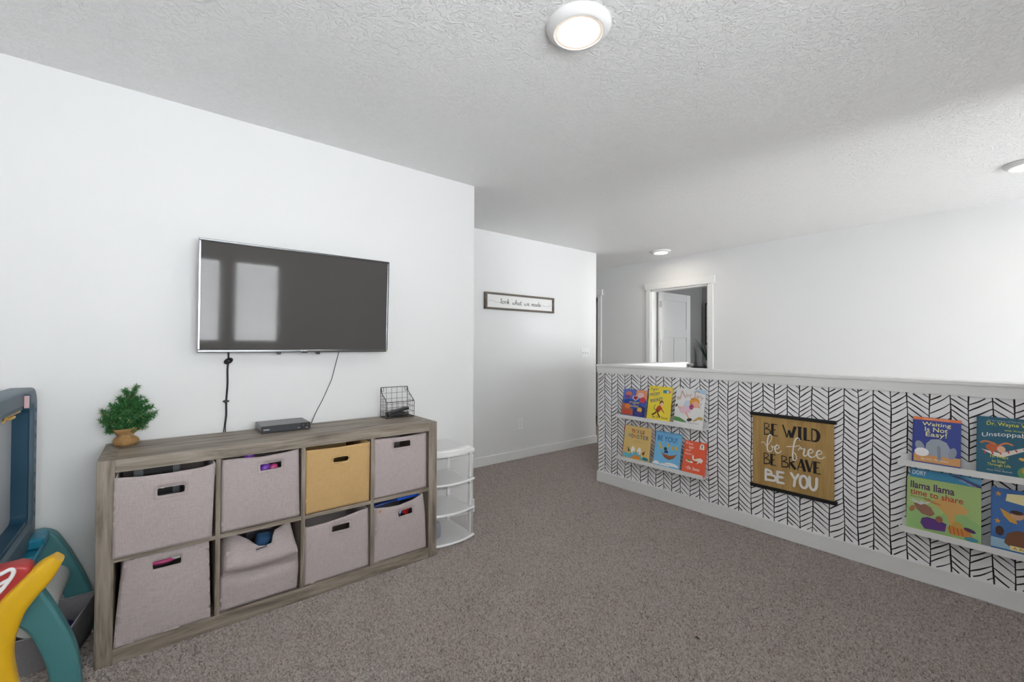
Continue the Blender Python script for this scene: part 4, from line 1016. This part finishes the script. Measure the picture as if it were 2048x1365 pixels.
# ------------------------------------------------------------------ hall wall: sign, switches, outlet
sg = thing('wooden_sign', 'long framed white sign reading look what we made on the hall wall', 'sign', (3.082, Y2, 1.71))
sx0, sx1, sz0, sz1 = 2.592, 3.573, 1.6225, 1.7985
b = B(); b.box(sx0+.01, sx1-.01, Y2-.022, Y2, sz0+.01, sz1-.01); obj('board', b, mat('sign_white', (.78, .775, .76), .5), sg)
for q in ((sx0, sx1, sz1-.02, sz1), (sx0, sx1, sz0, sz0+.02)):
    b = B(); b.box(q[0], q[1], Y2-.040, Y2, q[2], q[3]); bevelmod(obj('frame_rail', b, frame_wood, sg), .001)
for q in ((sx0, sx0+.02), (sx1-.02, sx1)):
    b = B(); b.box(q[0], q[1], Y2-.040, Y2, sz0+.02, sz1-.02); bevelmod(obj('frame_stile', b, frame_wood, sg), .001)
M_pen = mat('dark_green_ink', (.035, .045, .042), .6)
ts = lambda u, v: (u, Y2-.0226-LAY[0], v)
for word, x0, xe in (('look', 2.795, 2.918), ('what', 2.955, 3.09), ('we', 3.125, 3.205), ('made', 3.235, 3.375)):
    tot = sum(SCRIPT[c][1] for c in word); h = .026; b = B()
    script(b, word, x0, 1.690-(.0 if word == 'look' else .002), h, .0042, ts, track=(xe-x0)/(tot*h))
    obj('cursive_word', b, M_pen, sg, normals=False)
b = B(); ribbon(b, smooth_pts([(2.642, 1.708), (2.685, 1.7145), (2.72, 1.703), (2.755, 1.697), (2.797, 1.7)], 6), .002, ts); obj('flourish', b, M_pen, sg, normals=False); b = B()
ribbon(b, smooth_pts([(3.372, 1.699), (3.40, 1.704), (3.45, 1.6935), (3.50, 1.701), (3.54, 1.7155)], 6), .002, ts); obj('flourish', b, M_pen, sg, normals=False)
sw = thing('light_switch', 'white three-gang light switch plate on the hall wall near the corner', 'switch', (4.15, Y2, 1.155))
b = B(); b.box(4.072, 4.228, Y2-.006, Y2, 1.097, 1.214, .002); obj('plate', b, M_white, sw)
for k in range(3):
    x = 4.104+k*.046
    b = B(); b.prism([(x-.005, 1.143), (x+.005, 1.143), (x+.005, 1.167), (x-.005, 1.167)], 'y', Y2-.0065, Y2-.005); obj('slot', b, mat('shadow_grey', (.55, .55, .54), .6), sw)
    b = B(); s = 1 if k < 2 else -1; b.tube([(x, Y2-.005, 1.155), (x, Y2-.018, 1.155+s*.010)], .0042, 8); obj('toggle', b, M_white, sw)
ol = thing('wall_outlet', 'white wall outlet low on the hall wall', 'outlet', (3.087, Y2, .383))
b = B(); b.box(3.05, 3.124, Y2-.006, Y2, .323, .443, .002); obj('plate', b, M_white, ol)
for z in (.363, .403):
    b = B(); b.lathe([(.017, 0), (.017, -.003), (.015, -.0045)], (3.087, Y2-.006, z), 20, 'y'); r = obj('receptacle', b, M_white, ol)
    b = B(); b.box(3.081, 3.083, Y2-.0112, Y2-.010, z-.002, z+.007); b.box(3.091, 3.093, Y2-.0112, Y2-.010, z-.002, z+.006); b.box(3.0855, 3.0885, Y2-.0112, Y2-.010, z-.010, z-.006); obj('slots', b, M_black, r)['kind'] = 'stuff'

# ------------------------------------------------------------------ scroll sign on the half wall
sc = thing('scroll_sign', 'tan wooden scroll sign with black bars and hand lettering on the half wall', 'sign', (XW, 1.043, .55))
def at_wall(y, z, x=XW): return (x, y, z)
b = B(); b.box(XW-.012, XW-.009, .8125, 1.2725, .312, .786); obj('panel', b, bamboo, sc)
for z0, z1, ya, yb_ in ((.779, .8, .800, 1.287), (.297, .319, .797, 1.2875)):
    b = B(); b.box(XW-.02, XW-.0005, ya, yb_, z0, z1); bevelmod(obj('black_bar', b, mat('black_bar_paint', (.012, .011, .011), .5), sc), .002)
t1 = lambda u, v: (XW-.0124-LAY[0], -u, v); t2 = lambda u, v: (XW-.0138-LAY[0], -u, v)
M_blk = mat('black_lettering', (.012, .011, .012), .6); M_wht = mat('white_lettering', (.80, .78, .74), .6)
for w_, *q in (('BE', -1.198, -1.118, .657, .736), ('WILD', -1.088, -.886, .657, .738), ('BE', -1.2, -1.127, .4615, .536), ('BRAVE', -1.094, -.879, .463, .5375)):
    b = B(); caps(b, w_, *q, t1); obj('black_word', b, M_blk, sc, normals=False, label='thin black capitals ' + w_)
b = B(); script(b, 'be', -1.184, .549, .055, .0062, t2, track=1.25); ribbon(b, smooth_pts([(-1.217, .599), (-1.203, .607), (-1.186, .585)], 5), .0045, t2); obj('script_word', b, M_wht, sc, normals=False, label='white script be')
b = B(); script(b, 'free', -1.046, .560, .052, .0062, t2, track=1.45); obj('script_word', b, M_wht, sc, normals=False, label='white script free')
for w_, *q in (('BE', -1.190, -1.079, .357, .430), ('YOU', -1.040, -.903, .357, .436)):
    b = B(); boldcaps(b, w_, *q, .0155, t2); obj('white_word', b, M_wht, sc, normals=False, label='bold white ' + w_)

# ------------------------------------------------------------------ ledges and picture books
M_ledge = mat('ledge_white', (.80, .80, .79), .35)
def ledge(label, ya, yb_, ztop):
    t = thing('picture_ledge', label, 'shelf', (XW, (ya+yb_)/2, ztop-.024), group='white picture ledges')
    b = B(); b.box(XW-.09, XW-.0005, yb_, ya, ztop-.030, ztop-.020); obj('shelf_board', b, M_ledge, t)
    b = B(); b.box(XW-.011, XW-.0005, yb_, ya, ztop-.020, ztop+.022); obj('back_board', b, M_ledge, t)
    b = B(); b.box(XW-.095, XW-.085, yb_, ya, ztop-.030, ztop); bevelmod(obj('front_lip', b, M_ledge, t), .0015)
ledge('upper white picture ledge by the free end of the half wall', 2.347, 1.584, .6595)
ledge('lower white picture ledge by the free end of the half wall', 2.347, 1.584, .3035)
ledge('upper white picture ledge beyond the scroll sign', .511, -.25, .6475)
ledge('lower white picture ledge beyond the scroll sign', .507, -.25, .2995)
M_page = mat('book_pages', (.72, .69, .62), .8)
def cm(c): return mat('print_%02x%02x%02x' % c, c, .38, srgb=True)
class Book:
    def __init__(s, label, yl, yr, ztop, zl, cover, t=.010, x0=3.083, spine=None, twist=0, group='picture books on the ledges', back=3.1435):
        s.w = yl-yr; zb = zl-.0195; s.t = t
        hgt = ztop-zb; s.lean = math.asin(max(.02, min(.4, (back-x0-t)/hgt))); s.h = hgt/math.cos(s.lean)
        s.o = thing('picture_book', label, 'book', (x0, yl, zb+.0006+t*math.sin(s.lean)), group, (-s.lean, twist, -PI/2))
        cov = cm(cover); c = .0018
        b = B(); b.box(0, s.w, 0, c, 0, s.h); s.f = obj('front_cover', b, cov, s.o, local=True)
        b = B(); b.box(0, s.w, t-c, t, 0, s.h); obj('back_cover', b, cov, s.o, local=True)
        b = B(); b.box(-.001, c*.6, 0, t, 0, s.h); obj('spine', b, cm(spine) if spine else cov, s.o, local=True)
        b = B(); b.box(c, s.w-.003, c, t-c, .003, s.h-.003); obj('pages', b, M_page, s.o, local=True)
        s.n = 0
    def to(s):
        s.n += 1; k = s.n; return lambda u, v: (u*s.w, -.0001-.00004*k, .019+v*(s.h-.0195))
    def begin(s): s.b = B()
    def shape(s, c, pts):
        s.b.use(cm(c)); f = s.to(); s.b.poly([f(*p) for p in pts]); return s
    def el(s, c, cx, cy, rx, ry, rot=0, **k): return s.shape(c, ellipse(cx, cy, rx, ry, 20, rot, **k))
    def rect(s, c, x0, x1, y0, y1): return s.shape(c, [(x0, y0), (x1, y0), (x1, y1), (x0, y1)])
    def stroke(s, c, pts, w):
        s.b.use(cm(c)); f = s.to(); ribbon(s.b, smooth_pts(pts, 5) if len(pts) > 2 else pts, w, f); return s
    def end(s, name): 
        b = s.b; b2 = obj(name, b, None, s.f, local=True, normals=False)
    def title(s, name, rows):
        """rows: (words, colour, x0, x1, y0, y1, bold, rot, arc)"""
        b = B()
        for r in rows:
            w, c, x0, x1, y0, y1 = r[:6]; bold, rot, arc = (list(r[6:]) + [.015, 0, 0][len(r)-6:])[:3]
            b.use(cm(c)); f = s.to(); sx, sy = s.w, s.h-.0195
            g = lambda u, v, f=f: f(u/sx, v/sy)
            text(b, w, x0*sx, x1*sx, y0*sy, y1*sy, g, bold*.45, 0, rot, arc*sy)
        obj(name, b, None, s.f, local=True, normals=False)
YEL = (250, 214, 60); NAV = (38, 62, 150)
# 1 stories to share
k = Book('small glossy book with blue centre and yellow title beside the yellow book', 2.319, 2.085, .872, .6595, (58, 92, 176), .012, twist=0)
k.begin(); k.shape((92, 116, 196), [(0, .6), (.45, .62), (.55, 1), (0, 1)]).shape((226, 150, 110), [(.52, .72), (1, .62), (1, 1), (.56, 1)]).shape((176, 96, 70), [(0, 0), (.5, 0), (.48, .2), (.3, .42), (0, .46)]).shape((40, 52, 110), [(.5, 0), (1, 0), (1, .34), (.72, .42), (.5, .22)])
k.shape((38, 78, 168), [(.0, .50), (.22, .62), (.62, .62), (.80, .46), (.62, .26), (.38, .28)])
k.el((214, 120, 92), .24, .82, .13, .10).el((122, 74, 150), .20, .70, .14, .07).el((230, 196, 190), .74, .80, .13, .10).el((206, 66, 84), .84, .62, .12, .11).el((228, 128, 62), .24, .34, .12, .10).el((210, 74, 50), .22, .10, .17, .08).el((232, 176, 70), .76, .24, .10, .10).el((70, 62, 140), .72, .10, .17, .08)
k.shape((196, 200, 212), [(.42, .76), (.66, .76), (.68, .66), (.54, .56), (.40, .66)]).shape((170, 44, 56), [(.46, .74), (.62, .74), (.63, .67), (.54, .60), (.45, .67)]); k.end('cover_picture')
k.title('title', [('STORIES', YEL, .30, .72, .46, .53), ('TO', YEL, .46, .56, .405, .45), ('SHARE', YEL, .36, .70, .32, .39)])
# 2 yellow
k = Book('yellow book with blue lettering between the glossy book and the white book', 2.067, 1.862, .917, .6595, (238, 214, 66), .010)
k.begin(); k.rect((70, 150, 176), .62, .86, .81, .90).el((222, 120, 120), .90, .855, .05, .04).el((240, 240, 240), .82, .85, .04, .03)
k.el((128, 84, 52), .60, .50, .09, .075).el((232, 190, 150), .62, .46, .075, .06).shape((196, 70, 44), [(.36, .28), (.52, .22), (.66, .34), (.54, .43), (.46, .40)]).stroke((104, 58, 34), [(.44, .28), (.38, .19), (.24, .12)], .05).stroke((104, 58, 34), [(.46, .27), (.50, .15), (.58, .08)], .05).stroke((120, 150, 60), [(.34, .42), (.28, .33), (.36, .27)], .03).stroke((196, 70, 44), [(.60, .34), (.70, .26), (.74, .22)], .03); k.end('cover_picture')
BL = (44, 88, 130)
k.title('title', [("There's", BL, .06, .40, .87, .95, .01, .12), ('a', BL, .20, .25, .83, .86), ('WOCKET', BL, .04, .50, .71, .80, .03, .2), ('in my', BL, .24, .42, .67, .70, .01, .1), ('POCKET!', BL, .10, .64, .53, .63, .03, .26), ('By Dr. Seuss', (60, 70, 60), .26, .92, .02, .09, .015, 0)])
# 3 white
k = Book('white picture book with curly pink title, at the end of the upper ledge', 1.826, 1.594, .919, .6595, (228, 228, 226), .008)
k.begin(); k.shape((176, 206, 224), [(.7, .92), (1, .86), (1, 1), (.6, 1)]).shape((90, 150, 80), [(0, .05), (.35, .03), (.45, .055), (.2, .15), (0, .17)]).el((198, 212, 226), .42, .56, .12, .10, .4)
k.el((228, 158, 62), .66, .62, .17, .14).el((236, 176, 150), .70, .57, .11, .09).shape((168, 62, 124), [(.46, .46), (.56, .58), (.66, .50), (.62, .42), (.52, .40)]).shape((226, 192, 206), [(.12, .42), (.30, .50), (.50, .48), (.56, .34), (.40, .26), (.20, .30)]).stroke((232, 178, 150), [(.40, .30), (.50, .18), (.52, .12)], .05).stroke((232, 178, 150), [(.20, .42), (.10, .46)], .05).el((54, 48, 46), .54, .12, .09, .045, .2).el((54, 48, 46), .05, .49, .05, .03, 1)
k.stroke((236, 180, 150), [(.62, .46), (.78, .50), (.86, .48)], .03).stroke((150, 120, 90), [(.80, .48), (.90, .62)], .012).shape((196, 168, 92), [(.64, .10), (.86, .24), (.98, .22), (.96, .14), (.86, .16), (.70, .08)]); k.end('cover_picture')
k.begin(); C3 = (190, 130, 110)
k.stroke(C3, [(.10, .66), (.05, .70), (.10, .74), (.15, .68), (.19, .86), (.20, .92)], .022).stroke(C3, [(.20, .92), (.30, .78), (.36, .74)], .022).stroke(C3, [(.52, .74), (.58, .70), (.64, .74), (.66, .86), (.62, .92)], .022).stroke(C3, [(.62, .92), (.72, .93), (.80, .92)], .018).end('title_flourish')
k.title('title', [('lice', C3, .36, .52, .77, .85, -.005), ('the', C3, .50, .58, .82, .86, -.005), ('airy', C3, .70, .94, .70, .84, -.005, -.3), ('David Shannon', (150, 150, 146), .22, .86, .015, .07, -.01)])
# book peeping out behind the tan one
k = Book('thin red and teal book almost hidden behind the tan book', 2.318, 2.10, .556, .3035, (176, 60, 60), .005, x0=3.098)
k.begin(); k.rect((60, 150, 160), 0, .2, .35, .8); k.end('cover_picture')
# 4 tan
k = Book('tan book with many-coloured title letters on the lower ledge', 2.301, 2.044, .5635, .3035, (226, 192, 122), .009, x0=3.080, back=3.136)
k.begin(); T4 = (112, 184, 200)
k.shape(T4, [(.0, .0), (0, .12), (.10, .15), (.24, .12), (.34, .18), (.5, .22), (.66, .18), (.72, .06), (.8, .12), (.96, .09), (1, .0)]).el((60, 140, 140), .86, .055, .10, .05).el((240, 240, 236), .38, .26, .07, .11).el((240, 240, 236), .62, .26, .07, .11).el((40, 40, 40), .40, .20, .016, .022).el((40, 40, 40), .60, .20, .016, .022).el((232, 140, 52), .53, .0, .16, .11, 0, a0=0, a1=PI).shape((74, 92, 60), [(.20, .18), (.18, .34), (.28, .20)]).shape((120, 70, 50), [(.72, .20), (.84, .30), (.80, .14)]); k.end('cover_picture')
rows = []
CT4 = [(84, 50, 44), (190, 60, 50), (214, 130, 50), (60, 120, 110), (84, 70, 50), (150, 60, 50)]
for i, ch in enumerate('TICKLE'): rows.append((ch, CT4[i], (.26, .352, .40, .495, .60, .685)[i], (.26, .352, .40, .495, .60, .685)[i]+(.08 if ch != 'I' else .03), .79, .90, .03, 0))
for i, ch in enumerate('MONSTER'): rows.append((ch, [(60, 140, 150), (70, 60, 50), (190, 90, 60), (60, 120, 110), (84, 50, 44), (60, 110, 150), (90, 70, 50)][i], .16+i*.112, .16+i*.112+.092, .63, .75, 0 if ch == 'M' else .03, 0))
rows += [('by Josie Bissett', (90, 80, 60), .40, .64, .545, .565, 0, 0), ('illustrated by Kevan J. Atteberry', (90, 80, 60), .34, .70, .50, .517, 0, 0)]
k.title('title', rows)
# 5 light blue
k = Book('sky blue book with a brown boat shape and blue title on the lower ledge', 2.003, 1.783, .5595, .3035, (120, 190, 232), .016, x0=3.079, spine=(206, 120, 110))
k.begin(); k.rect((70, 130, 180), .02, 1, .975, .99).el((240, 242, 246), .70, .02, .30, .10, 0, a0=0, a1=PI).el((240, 242, 246), .12, .0, .14, .10, 0, a0=0, a1=PI).el((240, 242, 246), .45, .0, .20, .07, 0, a0=0, a1=PI).rect((190, 70, 60), .34, .68, .052, .058)
k.shape((168, 92, 50), [(.24, .42), (.36, .35), (.60, .32), (.80, .36), (.90, .41), (.78, .26), (.60, .20), (.42, .24)]).shape((120, 62, 36), [(.42, .24), (.60, .20), (.78, .26), (.60, .235)])
for x, y in ((.20, .62), (.27, .52), (.55, .62), (.72, .56), (.86, .57)): k.stroke((150, 170, 170), [(x, y-.05), (.55+(x-.55)*.6, .38)], .006).el((238, 196, 70), x, y, .05, .05).shape((200, 80, 50), [(x-.02, y+.01), (x+.02, y+.02), (x+.01, y-.02)])
k.el((60, 80, 60), .44, .50, .06, .05).shape((36, 70, 140), [(.38, .38), (.44, .46), (.54, .45), (.56, .38)]); k.end('cover_picture')
k.title('title', [('PETER H. REYNOLDS', (150, 120, 170), .30, .68, .905, .935, .005, 0), ('BE YOU!', (30, 70, 150), .10, .86, .72, .87, -.005, 0)])
# 6 red
k = Book('small orange-red book with white lettering at the end of the lower ledge', 1.758, 1.584, .5245, .3035, (236, 98, 66), .012)
W6 = (244, 236, 226)
k.begin(); k.shape(W6, ellipse(.80, .86, .10, .10, 16, 0, a0=0, a1=PI) + [(.70, .78), (.90, .78)]).shape((120, 60, 50), [(.78, .92), (.82, .92), (.81, .82), (.77, .82)])
k.shape(W6, [(.40, .50), (.44, .58), (.48, .50), (.50, .42), (.62, .46), (.78, .50), (.90, .44), (.84, .34), (.74, .36), (.70, .30), (.62, .30), (.68, .38), (.52, .38), (.44, .40)]).el(W6, .30, .33, .17, .035, -.1).shape((110, 150, 60), [(.18, .34), (.24, .39), (.34, .37), (.38, .33), (.26, .33)]).stroke((120, 50, 40), [(.46, .33), (.62, .335), (.74, .30)], .012); k.end('cover_picture')
k.title('title', [('Green', W6, .06, .40, .88, .95, .0, -.12), ('Eggs', W6, .22, .44, .75, .83, 0, .1), ('and', W6, .08, .30, .66, .72, 0, 0), ('Ham', W6, .06, .36, .54, .61, 0, 0), ('By', W6, .16, .24, .10, .14, .0, 0), ('Dr. Seuss', W6, .25, .78, .07, .17, .03, 0)])
# 7 waiting
k = Book('deep blue book with orange top band and cream title beyond the scroll sign', .4575, .279, .873, .6475, (48, 66, 150), .010, x0=3.085)
k.begin(); k.rect((232, 122, 62), 0, 1, .938, 1).rect((212, 156, 96), 0, 1, 0, .175).shape((40, 52, 130), [(0, 0), (.035, 0), (.035, .938), (0, .938)])
k.shape((156, 164, 178), [(.26, .16), (.30, .42), (.40, .52), (.56, .54), (.72, .48), (.80, .34), (.82, .16)]).el((144, 152, 168), .16, .34, .09, .13, .5).el((144, 152, 168), .84, .26, .08, .13, -.3).stroke((130, 138, 154), [(.56, .36), (.57, .22), (.58, .08)], .075).el((238, 236, 236), .205, .215, .155, .095); k.end('cover_picture')
CR = (234, 232, 160)
k.title('title', [('AN ELEPHANT & PIGGIE BOOK', (250, 226, 200), .22, .76, .955, .98, .0, 0), ('Waiting', CR, .20, .80, .79, .90, .02, 0), ('Is Not', CR, .26, .74, .69, .79, .02, 0), ('Easy!', CR, .28, .72, .55, .68, .02, 0), ('By Mo Willems', (242, 226, 204), .20, .76, .035, .095, 0, 0)])
# 8 teal
k = Book('teal book with yellow and white lettering on the upper ledge beyond the scroll sign', .2245, -.025, .906, .6475, (22, 92, 118), .010, x0=3.085)
k.begin(); k.shape((226, 214, 204), [(.06, .40), (.30, .36), (.55, .48), (.80, .58), (.80, .54), (.55, .41), (.34, .29), (.24, .30)])
for i in range(7): k.stroke((190, 62, 56), [(.10+i*.1, .375+max(0, i-1.5)*.028), (.115+i*.1, .33+max(0, i-1.5)*.036)], .022)
k.el((196, 96, 52), .22, .45, .10, .07).el((226, 178, 150), .32, .43, .055, .06).stroke((214, 120, 60), [(.24, .52), (.12, .55), (.06, .52)], .03).stroke((214, 120, 60), [(.30, .50), (.38, .55), (.46, .53)], .03).stroke((230, 180, 60), [(.56, .30), (.80, .28)], .05).el((90, 150, 80), .68, .06, .16, .13).el((196, 140, 60), .64, .10, .07, .06); k.end('cover_picture')
Y8 = (226, 222, 60)
k.title('title', [('By the authors of The New York Times bestseller', (200, 214, 214), .15, .97, .925, .947, 0, 0), ('Dr. Wayne W. Dyer', Y8, .13, .90, .83, .915, .015, 0), ('with Kristina Tracy', (208, 216, 90), .36, .78, .755, .795, .005, 0), ('Unstoppable Me!', (242, 242, 240), .07, .95, .60, .70, 0, 0, .05), ('10 Ways', Y8, .18, .41, .255, .315, .01, 0), ('to Soar', Y8, .20, .38, .185, .24, .01, 0), ('Through Life', Y8, .14, .44, .11, .17, .01, 0), ('Illustrated by', (208, 216, 90), .24, .36, .075, .09, 0, 0), ('Stacy Heller Budnick', (230, 235, 235), .14, .46, .03, .055, .005, 0)])
# 9 blue book behind the green one
k = Book('blue book with white letters showing above the green book', .470, .211, .597, .2995, (70, 158, 204), .008, x0=3.098)
k.begin(); k.shape((92, 84, 150), [(.56, .975), (.66, .99), (1, .80), (1, .88), (.80, .985), (1, .76)][:4]).shape((112, 190, 226), [(.75, .99), (1, .99), (1, .9)]); k.end('cover_picture')
k.title('title', [('DORY', (236, 244, 250), .03, .24, .90, .975, .045, 0), ('LOOK AND FIND', (206, 206, 232), .70, .98, .868, .898, .02, -.42)])
# 10 green
k = Book('wide pale green book with purple and red title on the lower ledge', .480, .2105, .5535, .2995, (168, 196, 122), .009, x0=3.080, back=3.1275)
k.begin(); k.shape((150, 190, 120), [(0, 0), (1, 0), (1, .3), (.7, .5), (.4, .3), (0, .42)])
k.shape((212, 164, 92), [(.36, .60), (.46, .66), (.56, .70), (.68, .66), (.78, .60), (.84, .53), (.82, .46), (.72, .43), (.66, .40), (.68, .24), (.60, .20), (.56, .36), (.48, .46), (.38, .54), (.28, .54)]).el((186, 140, 80), .36, .57, .13, .022, -.25)
k.shape((150, 104, 82), [(.10, .48), (.22, .52), (.34, .46), (.40, .34), (.34, .28), (.22, .30), (.14, .38)])
for i in range(9): k.stroke((198, 206, 206), [(.20+.006*i, .48+.004*i), (.05+.035*i, .54+.02*math.sin(i*1.7))], .02)
k.el((160, 112, 70), .08, .37, .035, .07, -.4).shape((92, 50, 128), [(.20, .12), (.22, .22), (.30, .26), (.46, .24), (.56, .20), (.54, .05), (.26, .02)]).el((150, 90, 60), .46, .26, .05, .06)
k.shape((206, 130, 56), [(.56, .14), (.62, .20), (.76, .20), (.86, .14), (.92, .04), (.62, .03)]).el((196, 156, 70), .70, .23, .07, .06).el((92, 60, 100), .86, .18, .08, .035, -.3).el((70, 150, 170), .88, .02, .09, .04)
for i in range(4): k.stroke((150, 80, 40), [(.60+i*.05, .19-.01*i), (.61+i*.055, .05)], .012)
k.end('cover_picture')
k.title('title', [('llama llama', (84, 44, 96), .05, .66, .78, .92, .035, -.02), ('time to share', (190, 66, 44), .045, .775, .645, .76, .03, -.02), ('Anna Dewdney', (60, 52, 44), .05, .34, .595, .63, .01, -.02)])
# 11 blue with stickers
k = Book('bright blue book with cream stickers and brown shapes on the lower ledge', .1785, -.05, .570, .2995, (56, 108, 176), .012, x0=3.083)
k.begin(); k.shape((150, 186, 206), [(0, .0), (1, 0), (1, .12), (0, .16)]).shape((118, 72, 44), [(.18, .10), (.22, .26), (.36, .34), (.60, .32), (.80, .40), (.86, .26), (.70, .12), (.60, .02), (.44, .06), (.34, .0)]).el((78, 48, 38), .12, .28, .06, .08).shape((214, 158, 60), [(.12, .66), (.18, .54), (.26, .46), (.36, .44), (.34, .54), (.22, .62)]).el((208, 160, 122), .36, .58, .09, .07).el((70, 44, 34), .35, .63, .09, .035)
for x, y in ((.10, .90), (.09, .44)): k.shape((222, 156, 70), [(x+.05*(1 if i % 2 == 0 else .45)*math.cos(i*PI/5+PI/2), y+.05*(1 if i % 2 == 0 else .45)*math.sin(i*PI/5+PI/2)) for i in range(10)])
k.shape((232, 220, 164), [(.20, .80), (.22, .92), (.50, .95), (.86, .96), (.86, .82), (.56, .80), (.52, .76)]).shape((122, 78, 56), [(.54, .78), (.56, .86), (.84, .88), (.84, .79)]).rect((230, 214, 150), .26, .96, .0, .075); k.end('cover_picture')
k.title('title', [('A READ ALONG', (150, 90, 40), .30, .92, .022, .058, .02, 0), ('STORY', (90, 60, 40), .54, .76, .89, .92, .0, 0)])

# ------------------------------------------------------------------ room beyond the door, lint on the carpet
M_dark = mat('dark_furniture', (.02, .018, .016), .4)
cy = at(1399, 737, 'x', 8.0).y; cz = at(1405, 735, 'x', 7.75).z
dk = thing('console_table', 'dark low console in the bedroom beyond the open door', 'table', (8.02, cy-.6, 0))
b = B(); b.box(7.76, 8.28, cy-1.2, cy, cz-.04, cz); obj('top', b, M_dark, dk)
for x in (7.79, 8.21):
    for y in (cy-1.17, cy-.07):
        b = B(); b.box(x, x+.04, y, y+.04, 0, cz-.04); obj('leg', b, M_dark, dk)
p0 = at(1411, 607, 'x', 8.27); p1 = at(1411, 690, 'x', 8.27)
pf_ = thing('framed_picture', 'black framed picture on the bedroom wall beyond the open door', 'picture', (8.3, p0.y-.3, p1.z))
b = B(); b.box(8.255, 8.299, p0.y-.62, p0.y, p1.z, p0.z); obj('frame', b, M_black, pf_)
b = B(); b.box(8.251, 8.256, p0.y-.59, p0.y-.028, p1.z+.03, p0.z-.03); obj('print', b, mat('pale_print', (.45, .48, .50), .6, noise=(18, .5)), pf_)
q = at(1414, 733, 'x', 8.0); q.z = cz+.0005
pt = thing('potted_plant', 'spiky green plant in a pale pot on the bedroom console', 'plant', tuple(q))
b = B(); b.lathe([(.04, .001), (.06, .01), (.07, .11), (.065, .115), (.06, .11)], tuple(q), 24); obj('pot', b, mat('pale_pot', (.45, .45, .46), .5), pt, smooth=True)
rp = random.Random(5); M_leaf = mat('blue_green_leaf', (.03, .085, .06), .5)
for k_i in range(18):
    a = rp.uniform(0, 2*PI); r = rp.uniform(.05, .24); hgt = rp.uniform(.22, .5); b = B()
    P = [(q.x+r*math.cos(a)*t**1.4, q.y+r*math.sin(a)*t**1.4, q.z+.1+hgt*t) for t in (0, .25, .5, .75, 1)]
    b.tube(P, [.004, .009, .008, .005, .0008], 4); obj('leaf', b, M_leaf, pt)
b = B(); rl = random.Random(9); c = at(1395, 1277, 'z', .004)
for i in range(14):
    a = rl.uniform(0, 2*PI); q = c+Vector((rl.uniform(-.004, .004), rl.uniform(-.004, .004), rl.uniform(-.002, .003)))
    b.tube(smooth_pts([tuple(q), (q.x+.006*math.cos(a), q.y+.006*math.sin(a), q.z+.002), (q.x+.010*math.cos(a+.8), q.y+.010*math.sin(a+.8), q.z-.001)], 3), .0008, 4)
tag(obj('lint', b, M_black), 'tiny tuft of black lint lying on the carpet', 'lint')['kind'] = 'stuff'
